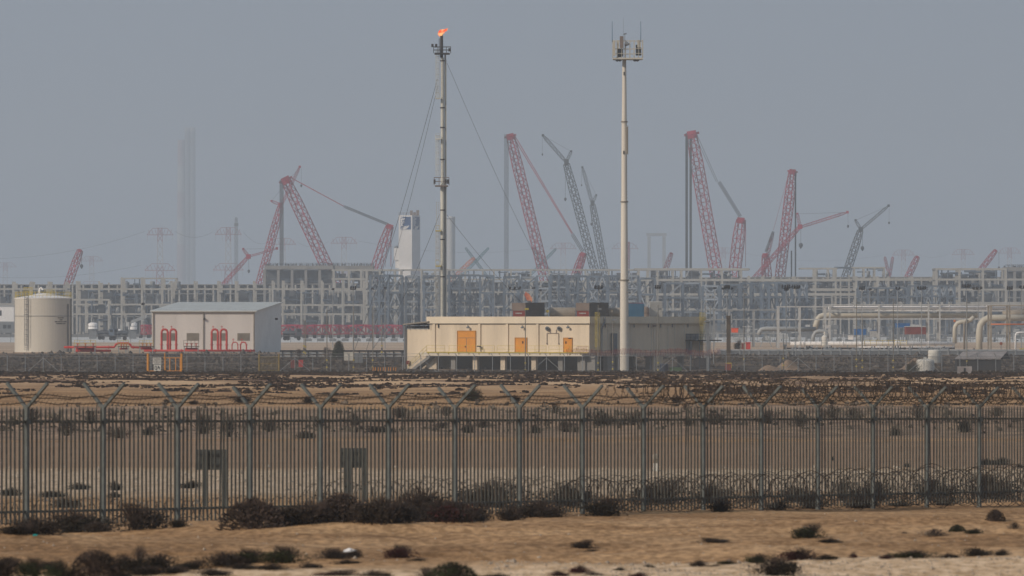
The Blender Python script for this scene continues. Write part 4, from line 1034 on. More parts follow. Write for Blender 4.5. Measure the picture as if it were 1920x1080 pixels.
# ================= lattice-boom cranes =================
CRN = {'r': 'craner', 'g': 'craneg', 't': 'cranet', 'o': 'craneo'}
def cable(m, a, b, r, n=1, gap=0):
    for i in range(n):
        o = Vector(((i-(n-1)/2)*gap, 0, 0)); m.tube(Vector(a)+o, Vector(b)+o, r, 4)
def hook(t, px, py0, py1, Y, s=1.0, r=.09):
    MB().tube(P(px, py0, Y), P(px, py1, Y), r, 4).build('hoist_rope', 'rope', t)
    p = P(px, py1, Y); m = MB(); m.lathe((p.x, p.y, p.z-1.9*s), [(.15*s,0),(.3*s,.3*s),(.7*s,.9*s),(.7*s,1.6*s),(.3*s,2.0*s)], 8); m.build('hook_block', 'craneg', t)
def crane(label, Y, foot, tip, w_, col, mast=None, pend=(), ropes=(), jib=None, strut=None, hooks=(), head=1.0, lat=None, group='lattice boom cranes', w0=None, w2=None, body=True, mw=None, rc=.28, rb=.15):
    f = P(*foot, Y); tp = P(*tip, Y); g = gz(f.x, Y); W_ = w_*Y/F
    t = thing('crawler_crane', label, 'crane', (f.x, Y, g), group)
    mt_ = CRN[col]
    b = MB(); b.lattice(f, tp, (w0 or w_*.5)*Y/F, W_, (w2 or w_*.75)*Y/F, rc, rb, .7); bo = b.build('boom', mt_, t)
    d = (tp-f).normalized(); u = d.cross(Vector((0,1,0))).normalized()
    # boom head with sheaves
    h = W_*.33*head; m = MB(); m.obox(tp - u*h*1.15 - d*h*1.0 - Vector((0,h*.8,0)), u*h*2.3, Vector((0,h*1.6,0)), d*h*1.9)
    m.obox(tp - u*h*1.9 - d*h*.2 - Vector((0,h*.4,0)), u*h*3.8, Vector((0,h*.8,0)), d*h*.6)
    m.build('boom_head', mt_, bo)
    if mast:
        a = P(mast[0], mast[1], Y); mw_ = (mw or w_*.9)*Y/F; fb = f + Vector((1.5, 0, 0)) if mast[0] > foot[0] else f - Vector((1.5,0,0))
        b = MB(); b.lattice(fb, a, mw_*.7, mw_, mw_*.7, rc, rb, 1.0); ma = b.build('mast', mt_, t)
        m = MB(); dd = (a-fb).normalized(); uu = dd.cross(Vector((0,1,0))).normalized(); q = mw_*.4; m.obox(a-uu*q-dd*q-Vector((0,q,0)), uu*q*2, Vector((0,q*2,0)), dd*q*1.6); m.build('mast_head', mt_, ma)
    for (x0, y0, x1, y1, r_, c_) in pend:
        m = MB(); a, bb = P(x0, y0, Y), P(x1, y1, Y)
        if r_ > .4:
            for s_ in (-1, 1): m.tube(a+Vector((0,s_*1.2,0)), bb+Vector((0,s_*1.2,0)), .2, 4)
            o_ = (bb-a).cross(Vector((0,1,0))).normalized()*r_; m.tube(a+o_, bb+o_, .2, 4); m.tube(a-o_, bb-o_, .2, 4)
        else: m.tube(a, bb, r_, 4)
        m.build('pendant', {'r': 'craner', 'k': 'rope', 'g': 'craneg'}[c_], t)
    for (px, y0, y1, wpx) in ropes:
        m = MB(); wm = wpx*Y/F; n = 6
        for i in range(n):
            for dy in (-.9, .9):
                x = PX(px, Y) + (i/(n-1)-.5)*wm*.8; m.tube((x, Y+dy, PZ(y1, Y)), (x, Y+dy, PZ(y0, Y)), .11, 4)
        m.build('hoist_rope', 'rope', t)
    if jib:
        a, e = P(jib[0], jib[1], Y), P(jib[2], jib[3], Y); jw = jib[4]*Y/F; m = MB(); m.lattice(a, e, jw*.6, jw, jw*.4, rc*.7, rb*.8, 1.0); j_ = m.build('jib', CRN[jib[5]] if len(jib) > 5 else mt_, t)
        m = MB(); m.cbox((e.x, Y, e.z-.5), 1.1, .8, 1.1); m.build('jib_head', 'craneg' if col != 'r' else 'craner', j_)
    if strut:
        a, e = P(strut[0], strut[1], Y), P(strut[2], strut[3], Y); m = MB(); m.lattice(a, e, .9, 1.0, .7, .13, .07, 1.0); s_ = m.build('strut', mt_, t)
        MB().cbox((e.x, Y, e.z-.3), .9, .8, .8).build('strut_head', mt_, s_); MB().cbox((a.x, Y, a.z-1), 2.0, 1.6, 2.0).build('strut_pivot', mt_, s_)
        m = MB(); m.tube(e, P(jib[2], jib[3], Y), .05, 3); m.build('pendant', 'rope', t)
    for hk in hooks: hook(t, *hk[:3], Y, *(hk[3:]))
    if body:
        c = Vector((f.x, Y, g)); sg = -1 if tip[0] > foot[0] else 1
        m = MB(); m.box(c.x-3+sg*1.0, Y-2.2, g+2.0, c.x+5*sg+ (3 if sg < 0 else 0) if sg > 0 else c.x-7, Y+2.2, g+4.8) if False else m.box(min(c.x-2, c.x+7*sg), Y-2.3, g+2.0, max(c.x+2, c.x+7*sg), Y+2.3, g+4.9); m.build('machine_house', mt_, t)
        for s_ in (-1, 1):
            m = MB(); m.path([(c.x-4.5,Y+s_*3.2,g+.8),(c.x-4,Y+s_*3.2,g+1.3),(c.x+4,Y+s_*3.2,g+1.3),(c.x+4.5,Y+s_*3.2,g+.8),(c.x+4,Y+s_*3.2,g+.45),(c.x-4,Y+s_*3.2,g+.45)], .45, 6, closed=True); m.box(c.x-4, Y+s_*3.2-.35, g+.5, c.x+4, Y+s_*3.2+.35, g+1.25); m.build('crawler_track', 'dark', t)
        MB().cbox((c.x-2.6*sg, Y-2.6, g+2.1), 2.0, 1.5, 2.4).build('cab', mt_, t)
        MB().cbox((c.x+7.6*sg, Y, g+1.8), 2.4, 5.2, 3.4).build('counterweight', 'slab', t)
    return t
crane('big red crane leaning left, joined by a long stay to its back mast', 2862, (664, 608), (536, 338), 17, 'r', mast=(731, 424), mw=15,
      pend=((545,333,645,387,.25,'r'),(645,387,728,421,.42,'k'),(733,424,733,500,.2,'r'),(729,430,722,500,.12,'r'),(726,440,712,500,.12,'r')), ropes=((528, 338, 600, 8),), head=1.25)
crane('tall red crane with a wide grey rope band left of the grey crane pair', 2870, (1043, 608), (957, 256), 15, 'r', mast=(1093, 476), mw=12,
      pend=((962,256,1072,438,.22,'r'),(966,256,1074,438,.22,'r'),(1073,439,1093,472,.6,'k')), ropes=((949.5, 252, 600, 9),), head=1.2)
crane('dark grey crane with long jib bent left, darker of the pair', 2866, (1142, 608), (1062, 308), 12, 'g', jib=(1061, 303, 1018, 254, 5), strut=(1062, 303, 1071, 284), hooks=((1060, 312, 371, .8), (1017, 257, 288, .5, .05)), head=.7, rc=.2, rb=.13)
crane('paler grey crane standing just right of the darker one, jib steep', 3300, (1151, 608), (1111, 384), 10, 'g', jib=(1110, 380, 1092, 314, 4.5), strut=(1111, 380, 1118, 366), hooks=((1109, 386, 418, .8), (1090.5, 318, 346, .5, .06)), head=.7)
crane('tallest red crane at the right with two rope bands and a grey stay', 2880, (1360, 608), (1297, 252), 18, 'r', mast=(1389, 412), mw=17,
      pend=((1307,253,1346,341,.12,'k'),(1307,262,1343,341,.12,'k'),(1348,341,1388,406,.6,'k'),(1398,412,1398,500,.15,'r'),(1396,416,1388,500,.12,'r')), ropes=((1287.5, 250, 600, 5),(1295, 250, 600, 4.5)), head=1.25)
crane('red crane nearly upright behind the red luffing crane, with a flat topped boom', 2895, (1452, 608), (1486, 322), 14, 'r', mast=(1435, 478), mw=13,
      pend=((1477,332,1450,432,.08,'r'),(1450,434,1436,472,.45,'k')), ropes=((1491.5, 320, 600, 2.2),(1484,470,600,2)), head=1.1)
crane('red luffing crane with a long nearly level jib pointing right', 2875, (1398, 540), (1498, 427), 7, 'r', jib=(1500, 426, 1589, 398, 4.5), strut=(1500, 425, 1495, 401), hooks=((1501.5, 430, 456, 1.3), (1590, 400, 422, .7, .06)), head=.7, w0=7)
crane('grey crane at the right with jib raised to the right', 2868, (1556, 608), (1613, 433), 11, 'g', jib=(1614, 430, 1666, 386, 4), strut=(1614, 430, 1604, 413), hooks=((1617, 436, 462, 1.1), (1667, 390, 416, .6, .05)), head=.7)
crane('red crane boom alone above the frames near the big tank', 2864, (101, 608), (150, 470), 11, 'r', hooks=((153, 468, 496, 1.0),), head=.8)
crane('slim red luffing crane above the frames left of the tall grey ropes', 2866, (350, 608), (465, 482), 6, 'r', jib=(466, 481, 519, 466, 3), strut=(466, 481, 456, 467), hooks=((466.5, 484, 506, .8),), head=.6, w0=6)
crane('pale red crane with a stepped boom behind the left leaning one', 3000, (466, 608), (526, 388), 11, 'r', jib=(527, 386, 562, 313, 4), strut=(526, 384, 509, 377), hooks=((565, 316, 346, .7, .06),), head=.7)
crane('small teal crane with orange foot leaning left between the flare stack and red crane', 3300, (930, 540), (873, 465), 4, 't', head=.6, body=False)
crane('small teal crane crossing the other teal one near the flare stack', 3350, (840, 545), (916, 465), 4, 't', head=.6, body=False)
crane('teal crane boom rising right behind the foot of the tall red crane', 3300, (985, 525), (1042, 467), 4, 't', head=.6, body=False)
crane('teal crane boom rising left behind the foot of the tall red crane', 3350, (1040, 520), (998, 463), 4, 't', head=.6, body=False)
crane('orange crane boom low between teal crane booms near the flare stack', 3100, (840, 530), (889, 484), 6, 'o', head=.6, body=False)
crane('short red crane boom behind the foot of the grey cranes', 2880, (1068, 560), (1095, 476), 9, 'r', head=.7, body=False)
crane('thin red boom just right of the white mast', 2880, (1176, 600), (1179, 454), 4, 'r', head=.6, body=False)
crane('small red crane boom between the white mast and the tallest red crane', 2900, (1228, 560), (1259, 475), 7, 'r', head=.7, body=False)
crane('left red arm of the small V-shaped booms at the right', 2870, (1668, 520), (1659, 482), 4, 'r', head=.6, body=False)
crane('right red arm of the small V-shaped booms at the right', 2872, (1668, 520), (1674, 482), 4, 'r', head=.6, body=False)
crane('small red crane boom right of the V-shaped booms', 2880, (1688, 550), (1720, 482), 9, 'r', head=.8, body=False)
crane('small red crane boom leaning right near the dark unfinished block', 2880, (1812, 540), (1867, 470), 8, 'r', hooks=((1873, 473, 500, .7),), head=.8, body=False)
crane('red boom reaching up beside the mast of the tallest red crane', 2905, (1420, 560), (1449, 438), 5, 'r', head=.6, body=False)
# red boom sections lying on the ground
for i_, (x0, x1, lb) in enumerate(((523, 575, 'red lattice boom section on the ground nearest the white shed'), (573, 652, 'long red lattice boom section lying on the yard, second from the shed'), (650, 705, 'red lattice boom section lying on the yard, third from the shed'), (706, 754, 'red lattice boom section on the yard ending at the cream building'), (262, 286, 'red lattice boom end showing left of the white shed'))):
    Y = 1900 + i_*4; t = thing('boom_section', lb, 'boom section', (PX((x0+x1)/2, Y), Y, gz(0, Y)), 'red boom sections lying on the yard')
    m = MB(); m.lattice(P(x0, 618, Y), P(x1, 618, Y), 2.4, 2.7, 2.4, .22, .12, .9); m.build('chords', 'craner', t)
    m = MB(); m.lattice(P(x0+2, 619, Y+4), P(x1-3, 619, Y+4), 2.2, 2.6, 1.6, .22, .14, .8); m.build('inner_chords', 'craner', t)
    m = MB(); m.box(PX(x0, Y), Y-1.5, PZ(627, Y), PX(x1, Y), Y+1.5, PZ(625.5, Y)); m.build('skid', 'rust', t)
    for k_ in range(int((x1-x0)/15)+1):
        x = PX(x0+2+k_*15, Y); MB().box(x-.5, Y-1, gz(0,Y)-.2, x+.5, Y+1, PZ(627.2, Y)).build('trestle', 'dark', t)

# ================= concrete frames under construction =================
def cframe(label, Y, cols, top, beams, base=622, cw=3.6, bw=3.2, rows=3, gap=9.0, mtl='concrete', slabs=(), seed=1, infill=.45, tops=None, group='unfinished concrete frames'):
    rnd = random.Random(seed); xm = PX((cols[0]+cols[-1])/2, Y)
    t = thing('concrete_frame', label, 'building', (xm, Y, gz(xm, Y)), group); k = Y/F
    cm = None
    for r in range(rows):
        for i, cx_ in enumerate(cols):
            tp = (tops or {}).get(i, top) + (rnd.choice((0, 0, 3)) if r else 0)
            x = PX(cx_, Y); y = Y + r*gap; w_ = cw*k/2 * (1 if r == 0 else .85)
            m = MB(); m.box(x-w_, y-w_, PZ(base, Y)-1, x+w_, y+w_, PZ(tp, Y))
            if r: m.box(x-w_*1.5, y-w_*1.01, PZ(tp+14, Y), x+w_*1.5, y+w_*1.01, PZ(tp+12, Y))
            m.build('column', mtl, t)
    for (x0, x1, py) in beams:
        for r in range(rows):
            y = Y + r*gap; h = bw*k; m = MB()
            m.box(PX(x0, Y), y-.45*h, PZ(py+bw/2, Y)+.01*r, PX(x1, Y), y+.45*h, PZ(py-bw/2, Y)+.01*r); m.build('beam', mtl if r == 0 else 'slab', t)
        m = MB(); n = max(2, int((x1-x0)/34))
        for i in range(n+1):
            x = PX(x0+(x1-x0)*i/n, Y); m.box(x-.25, Y+.5*bw*k, PZ(py+bw*.3, Y), x+.25, Y+(rows-1)*gap, PZ(py-bw*.3, Y))
        m.build('cross_beam', 'slab', t)
    for (x0, x1, py) in slabs:
        m = MB(); m.box(PX(x0, Y), Y+1.2, PZ(py+.8, Y), PX(x1, Y), Y+(rows-1)*gap+3, PZ(py-.8, Y)); m.build('floor_slab', 'slab', t)
    # plant being fitted inside: pipes, vessels and panels behind the front columns
    m1, m2, m3 = MB(), MB(), MB(); yb = Y + (rows-1)*gap + 2
    lv = sorted({b[2] for b in beams} | {base}); x0, x1 = cols[0], cols[-1]
    for a_, b_ in zip(lv[:-1], lv[1:]):
        x = x0
        while x < x1:
            w_ = rnd.uniform(6, 22)
            if rnd.random() < infill: m1.box(PX(x, Y), yb+rnd.uniform(0,3), PZ(b_, Y), PX(min(x1, x+w_), Y), yb+4.5, PZ(a_+rnd.uniform(0,.5)*(b_-a_), Y))
            if rnd.random() < .5:
                zz = rnd.uniform(a_+3, b_-2); m2.tube(P(x, zz, Y+gap*.6), P(min(x1, x+w_*1.5), zz, Y+gap*.6), rnd.uniform(.15,.5), 6)
            if rnd.random() < .5: m2.tube(P(x+3, b_, Y+gap*.9), P(x+3, a_, Y+gap*.9), rnd.uniform(.12,.4), 5)
            if rnd.random() < .22:
                q = P(x+w_*.5, b_, Y+gap*.5); MB().lathe((q.x, q.y, q.z), [(rnd.uniform(.5,1.2), 0), (rnd.uniform(.5,1.2), (b_-a_)*k*rnd.uniform(.3,.7)), (.2, (b_-a_)*k*.75)], 10).build('vessel', 'midgrey', t)
            x += w_*rnd.uniform(.8, 1.2)
    if m1.v: m1.build('infill_cladding', 'infill', t)
    if m2.v: m2.build('service_pipes', 'steel', t)
    if m3.v: m3.build('vessels', 'midgrey', t)
    return t
cframe('long concrete frame at the far left behind the big tank', 2500, [-8, 25, 58, 91, 124], 528, [(-12, 126, 542), (-12, 126, 570)], seed=2, infill=.75)
cframe('concrete frame with three storeys between the big tank and the shed', 2480, [144, 186, 228, 266, 304, 322], 527, [(143, 330, 542), (140, 330, 571), (140, 330, 589)], seed=3, tops={2: 520, 3: 520, 4: 520}, infill=.6)
cframe('low concrete portal with beam stubs right behind the big tank', 2420, [161, 204], 561, [(138, 206, 562), (138, 206, 589)], base=620, rows=2, seed=4, infill=.2)
cframe('slender concrete goal frame rising above the storeys left of the shed', 2520, [228, 266, 304, 330], 521, [(228, 330, 522)], base=541, rows=2, cw=2.8, bw=2.4, seed=5, infill=0)
cframe('concrete frame directly above the white shed roof', 2500, [365, 409, 442, 476], 527, [(322, 512, 542), (322, 512, 571)], seed=6, infill=.65)
cframe('concrete frame with open storeys between shed and steel towers', 2460, [511, 530, 565, 603.5, 642.5, 682], 526, [(509, 686, 542), (509, 686, 572), (509, 686, 589)], seed=7, infill=.6)
cframe('concrete frame block behind the steel towers near the red booms', 2620, [626, 654, 677, 687, 712, 740, 752], 505, [(622, 755, 506.5), (622, 690, 523), (620, 755, 545), (620, 755, 575)], seed=8, infill=.5, rows=3)
cframe('thin concrete frame line behind the steel towers at the flare stack', 2700, [790, 815, 838, 872, 905, 926, 958, 995], 504, [(755, 1000, 506), (755, 1000, 524), (755, 1000, 548), (755, 1000, 575)], seed=9, infill=.5, cw=3, bw=2.8)
cframe('thin concrete frame line behind the steel towers at the red crane', 2720, [1030, 1062, 1098, 1142, 1170, 1198], 504, [(1000, 1200, 506), (1000, 1200, 528), (1000, 1200, 552), (1000, 1200, 578)], seed=10, infill=.5, cw=3, bw=2.8)
cframe('concrete frame with heavy double beams under the tallest red crane', 2550, [1197, 1215, 1233, 1262, 1278, 1315, 1354, 1390], 505, [(1190, 1405, 505), (1190, 1410, 525), (1190, 1410, 552), (1190, 1410, 580)], seed=11, infill=.5, cw=3.2, bw=4.2)
cframe('concrete frame with thick pale beam under the nearly upright red crane', 2540, [1405, 1430, 1452, 1490, 1529, 1567], 518, [(1400, 1605, 525), (1400, 1605, 552), (1520, 1605, 543)], seed=12, infill=.7, cw=3.4, bw=5, tops={4: 502, 5: 502})
cframe('concrete goal frame on top of the long beam under the grey right crane', 2560, [1532, 1553, 1567, 1602, 1620, 1640, 1658], 502, [(1500, 1570, 503.5), (1598, 1660, 502)], base=519, rows=2, cw=2.8, bw=3, seed=13, infill=0)
cframe('concrete frame with thick beam above the white pipe rack', 2530, [1605.5, 1645, 1666, 1710, 1756], 518, [(1600, 1800, 524), (1600, 1700, 543), (1600, 1800, 568)], seed=14, infill=.7, cw=3.8, bw=4.6)
cframe('concrete frame rising higher at the right behind the floodlights', 2500, [1756, 1799, 1843, 1886], 504, [(1754, 1888, 504.5), (1754, 1925, 524), (1754, 1925, 543), (1754, 1925, 568)], seed=15, infill=.75, cw=4.2, bw=3.6)
# dark shuttered blocks
def block(label, x0, x1, pt, pb, Y, mtl='infill', n=5, seed=1, rods=True, dep=22):
    rnd = random.Random(seed); t = thing('unfinished_block', label, 'building', (PX((x0+x1)/2, Y), Y, gz(0, Y)), 'dark unfinished concrete blocks')
    a, b = PX(x0, Y), PX(x1, Y)
    zc = gz(0, Y); m = MB()
    MB().box(a, Y-.6, PZ(pt+8, Y), b, Y+dep, PZ(pt+1, Y)).build('roof_slab', 'slab', t)
    for i in range(n+1):
        x = a + (b-a)*i/n; w_ = .55; MB().box(x-w_, Y-.3, zc-1, x+w_, Y+.9, PZ(pt+8, Y)-.003).build('column', 'slab', t)
    for i in range(n):
        if rnd.random() < .8: MB().box(a+(b-a)*(i+.04)/n, Y+2+rnd.random()*5, PZ(pb, Y)-rnd.random(), a+(b-a)*(i+.96)/n, Y+8.5, PZ(pt+9, Y)).build('shutter_panel', mtl, t)
    MB().box(a, Y+.95, PZ(pb+1.5, Y), b, Y+dep, PZ(pb-.5, Y)).build('floor_slab', 'slab', t)
    m = MB()
    for i in range(8): m.tube((a+(b-a)*rnd.random(), Y+1.2, PZ(pb-2-rnd.random()*9, Y)), (a+(b-a)*rnd.random(), Y+1.4, PZ(pb-2-rnd.random()*9, Y)), .18, 4)
    m.build('falsework', 'steel', t)
    if rods:
        m = MB()
        for i in range(int((x1-x0)*1.1)):
            x = a+(b-a)*rnd.random(); y = Y+rnd.uniform(0, dep*.9); m.tube((x, y, PZ(pt+1, Y)), (x, y, PZ(pt+1-rnd.uniform(1.5, 4.5), Y)), .09, 3)
        for i in range(14):
            x = a+(b-a)*i/13; m.tube((x, Y, PZ(pt+1, Y)), (x, Y, PZ(pt-4.5, Y)), .08, 3)
        m.tube((a, Y, PZ(pt-3.5, Y)), (b, Y, PZ(pt-3.5, Y)), .07, 3); m.tube((a, Y, PZ(pt-1.5, Y)), (b, Y, PZ(pt-1.5, Y)), .07, 3)
        m.build('starter_bars', 'dark', t)
    return t
block('dark unfinished hall with heavy roof slab at the left leaning red crane', 496, 625, 497, 532, 2650, n=5, seed=1)
block('second part of the unfinished hall with a lower slab right of the dark one', 624, 700, 497, 524, 2690, n=4, seed=2)
block('dark scaffolded block at the far right edge of the plant', 1886, 1935, 500, 540, 2560, n=3, seed=3)
block('dark panelled block behind the right concrete frame', 1824, 1866, 506, 545, 2600, n=3, seed=4, rods=False)
# layered decks behind all frames: long dark process halls
for i_, (x0, x1, pt, lb) in enumerate(((-30, 150, 533, 'far left'), (150, 330, 533, 'above the red valves'), (330, 500, 533, 'above the shed'), (500, 690, 531, 'above the red booms'), (690, 880, 528, 'at the flare stack'), (880, 1190, 528, 'behind the rooftop generators'), (1190, 1410, 520, 'right of the white mast'), (1410, 1610, 519, 'under the upright red crane'), (1610, 1950, 519, 'at the far right'))):
    Y = 2760; rnd = random.Random(40+i_); t = thing('process_hall', 'grey cluttered process hall deck behind the frames ' + lb, 'building', (PX((x0+x1)/2, Y), Y, gz(0, Y)), 'process halls behind the frames')
    k = Y/F; lv = [pt, pt+17, pt+38, pt+60]
    for py in lv: MB().box(PX(x0, Y), Y, PZ(py+1.6, Y), PX(x1, Y), Y+60, PZ(py, Y)).build('deck', 'slab', t)
    m = MB(); m.box(PX(x0, Y), Y+30, gz(0,Y)-1, PX(x1, Y), Y+30.5, PZ(pt+2, Y)); m.build('back_wall', 'infill', t)
    m1, m2, m3 = MB(), MB(), MB()
    for a_ in lv:
        x = x0
        while x < x1:
            w_ = rnd.uniform(3, 14); h = rnd.uniform(3, 15); q = P(x, a_+16+3*(a_>pt), Y)
            c = rnd.random(); y = Y+rnd.uniform(1, 12)
            if a_ == lv[-1] and rnd.random() < .5: x += w_; continue
            if c < .35: MB().box(q.x, y, q.z, q.x+w_*k*.8, y+4, q.z+h*k).build('equipment_unit', 'steel', t)
            elif c < .6: m2.box(q.x, y, q.z, q.x+w_*k*.4, y+4, q.z+h*k*.7)
            else: m3.tube((q.x, y, q.z), (q.x, y, q.z+14*k), rnd.uniform(.2,.7), 6)
            if rnd.random() < .5: m3.tube((q.x, y-1, q.z+h*k), (q.x+w_*k*1.4, y-1, q.z+h*k), .25, 5)
            x += w_
    for x in np.arange(x0+6, x1, 16): m2.box(PX(x, Y)-.35, Y+.1, gz(0,Y)-1, PX(x, Y)+.35, Y+.8, PZ(pt-rnd.choice((0,0,3)), Y))
    m2.build('equipment_pale', 'concrete', t); m3.build('pipework', 'steel', t)

# ================= blue-grey steel module towers =================
def module(label, x0, x1, top, base, Y, nb, nl, seed, mtl='steel', dep=10.0, style='K'):
    rnd = random.Random(seed); t = thing('steel_module', label, 'steel structure', (PX((x0+x1)/2, Y), Y, gz(0, Y)), 'blue-grey steel modules')
    xs = [PX(x0+(x1-x0)*i/nb, Y) for i in range(nb+1)]; zs = [PZ(base+(top-base)*j/nl, Y) for j in range(nl+1)]; zb_ = gz(0, Y)-.5
    for yi, y in enumerate((Y, Y+dep)):
        for x in xs:
            m = MB(); w_ = .33 if yi == 0 else .3; m.box(x-w_, y-w_, zb_, x+w_, y+w_, zs[-1]); m.build('column', mtl, t)
    m = MB()
    for y in (Y-.05, Y+dep+.05):
        for z in zs[1:]: m.box(xs[0], y-.22, z-.3, xs[-1], y+.22, z+.2)
    for z in zs[1:]:
        for x in xs: m.box(x-.2, Y+.36, z-.28, x+.2, Y+dep-.36, z+.18)
    m.build('beams', mtl if rnd.random() < .6 else 'steel2', t)
    for y in (Y, Y+dep):
        m = MB()
        for i in range(nb):
            for j in range(nl):
                if rnd.random() < .25: continue
                a, b = xs[i], xs[i+1]; c, d = zs[j], zs[j+1]; mid = (a+b)/2; r_ = rnd.uniform(.2,.32)
                s = rnd.choice(('K', 'X', 'V', '/'))
                if s == 'K': m.tube((a,y,c), (mid,y,d), r_, 4); m.tube((b,y,c), (mid,y,d), r_, 4)
                elif s == 'V': m.tube((a,y,d), (mid,y,c), r_, 4); m.tube((b,y,d), (mid,y,c), r_, 4)
                elif s == 'X': m.tube((a,y,c), (b,y,d), r_, 4); m.tube((b,y,c), (a,y,d), r_, 4)
                else: m.tube((a,y,c), (b,y,d), r_, 4)
        if m.v: m.build('bracing', rnd.choice((mtl, 'steel2')), t)
    m = MB()
    for j in range(1, nl+1):
        if rnd.random() < .7: m.box(xs[0]+.35, Y+.4, zs[j]+.21, xs[-1]-.35, Y+dep-.4, zs[j]+.32)
    for i in range(nb):
        x = rnd.uniform(xs[0]+.6, xs[-1]-.6); m.tube((x, Y+dep*.5, zb_), (x, Y+dep*.5, zs[-1]-rnd.uniform(0,8)), rnd.uniform(.15,.45), 6)
    m.build('deck_and_pipes', 'midgrey' if rnd.random() < .5 else mtl, t)
    return t
MODS = [(694,728,517,2,4),(728,754,517,1,3),(761,785,518,1,4),(795,823,517,1,3),(823,862,517,2,4),(862,900,516,2,4),(900,925,517,1,3),(945,973,519,1,3),(978,1004,520,1,4),(1007,1030,517,1,4),(1033,1062,514,2,4),(1066,1102,518,2,3),(1103,1138,518,2,4),(1141,1166,517,1,3),(1172,1197,517,1,4),(1200,1228,522,1,3),(1247,1280,531,1,3),(1281,1312,531,1,3),(1318,1348,536,1,3),(1352,1386,534,2,3),(1390,1428,531,2,3),(1428,1470,530,3,3),(1472,1513,530,3,3)]
for i_, (x0, x1, tp, nb, nl) in enumerate(MODS):
    where = 'left of the flare stack' if x1 < 826 else 'between the flare stack and the tall red crane' if x1 < 960 else 'behind the rooftop generators' if x1 < 1140 else 'right of the white mast' if x1 < 1320 else 'behind the pipe racks'
    nth = ['first', 'second', 'third', 'fourth', 'fifth', 'sixth', 'seventh'][sum(1 for q in MODS[:i_] if ('left of the flare stack' if q[1] < 826 else 'between the flare stack and the tall red crane' if q[1] < 960 else 'behind the rooftop generators' if q[1] < 1140 else 'right of the white mast' if q[1] < 1320 else 'behind the pipe racks') == where)]
    module(f'{nth} blue-grey steel module {where}, from the left', x0, x1, tp, 612, 2050 + (i_ % 3)*18, nb, nl, 60+i_, 'steel')
module('long low blue-grey steel module with hanging pipes above the white pipe rack', 1705, 1790, 536, 575, 2300, 6, 2, 99, 'steel')
module('long low blue-grey steel module with hanging pipes nearer the grey right crane', 1610, 1700, 540, 575, 2320, 5, 2, 98, 'steel')

# ================= white tower with blue emblem and hazy far things =================
WY = 2940; a, b, c = PX(747.5, WY), PX(772.5, WY), PX(787.5, WY); zt = PZ(403.5, WY); g0 = gz(0, WY); D_ = 7.0
wt = thing('white_tower', 'white square tower with blue emblem panels near its top', 'tower', ((a+b)/2, WY, g0))
m = MB(); dq = Vector((c-b, D_, 0)); m.obox((a, WY, g0-1), (b-a, 0, 0), tuple(dq), (0,0,zt-g0+1)); m.build('shaft', 'white', wt)
m = MB(); pz0, pz1 = PZ(430, WY), PZ(406.5, WY); pa, pb = PX(751, WY), PX(770, WY); m.box(pa, WY-.12, pz0, pb, WY-.003, pz1); e1 = m.build('emblem_panel', 'logo', wt)
m = MB(); s0 = Vector((b, WY, 0)) + dq*.18; s1 = Vector((b, WY, 0)) + dq*.88; nrm = Vector((D_, -(c-b), 0)).normalized()
m.obox(s0 + nrm*.003 + Zv(pz0), s1-s0, nrm*.12, Zv(pz1-pz0)); e2 = m.build('emblem_panel', 'logo', wt)
# calligraphic white swirl: short curl, small dots and one long rising stroke
def stroke(m, pts, wd, o, ux, nn):
    ps = [o + ux*u_ + Zv(v_) for u_, v_ in pts]
    for i in range(len(ps)-1):
        w0_, w1_ = wd[i]/2, wd[i+1]/2; A, B = ps[i], ps[i+1]; d = (B-A).normalized(); s = d.cross(nn).normalized()
        m.add([A-s*w0_, B-s*w1_, B+s*w1_, A+s*w0_, A-s*w0_+nn*.05, B-s*w1_+nn*.05, B+s*w1_+nn*.05, A+s*w0_+nn*.05], [(0,1,2,3),(4,5,6,7),(0,4,5,1),(3,2,6,7),(0,3,7,4),(1,5,6,2)])
for e_, o_, ux, nn, wl in ((e1, Vector((pa, WY-.125, pz0)), Vector((pb-pa, 0, 0)), Vector((0,-1,0)), pb-pa), (e2, s0 + nrm*.126 + Zv(pz0), (s1-s0), nrm, (s1-s0).length)):
    h = pz1-pz0; m = MB()
    def S(pts, wd): stroke(m, [(u_, v_*h) for u_, v_ in pts], wd, o_, ux, nn)
    S([(.02,.96),(.12,.90),(.22,.93),(.14,.97)], (.3,.4,.3,.2))
    S([(.04,.76),(.16,.80),(.32,.82),(.44,.86)], (.5,.8,.7,.2))
    S([(.08,.72),(.14,.55),(.12,.40),(.06,.25)], (.5,.7,.6,.4))
    S([(.22,.66),(.30,.62),(.40,.66)], (.2,.4,.2)); S([(.22,.52),(.32,.50),(.42,.56)], (.2,.35,.2)); S([(.20,.36),(.22,.24),(.30,.30)], (.3,.4,.2))
    S([(.10,.10),(.28,.08),(.48,.10),(.66,.17),(.84,.30)], (.5,.9,1.0,.8,.3)); S([(.30,.22),(.46,.22),(.60,.27)], (.2,.35,.15))
    m.build('emblem', 'white', e_)
m = MB()
for x in np.linspace(a, b, 9): m.tube((x, WY, zt), (x, WY, zt+1.1), .08, 4)
m.tube((a, WY, zt+1.1), (b, WY, zt+1.1), .08, 4); m.build('railing', 'brown', wt)
for x, h in ((PX(771, WY), 2.2), (PX(777, WY), 1.4), (PX(783, WY), 2.4)): MB().cbox((x, WY+4, zt), 1.3, 1.3, h).build('roof_unit', 'brown', wt)
m = MB(); m.box(PX(738.5, WY), WY+.5, PZ(488, WY), a-.003, WY+6, PZ(465, WY)); m.box(PX(741, WY), WY+1, PZ(503, WY), a-.003, WY+5, PZ(488, WY)-.003); m.build('side_box', 'white', wt)
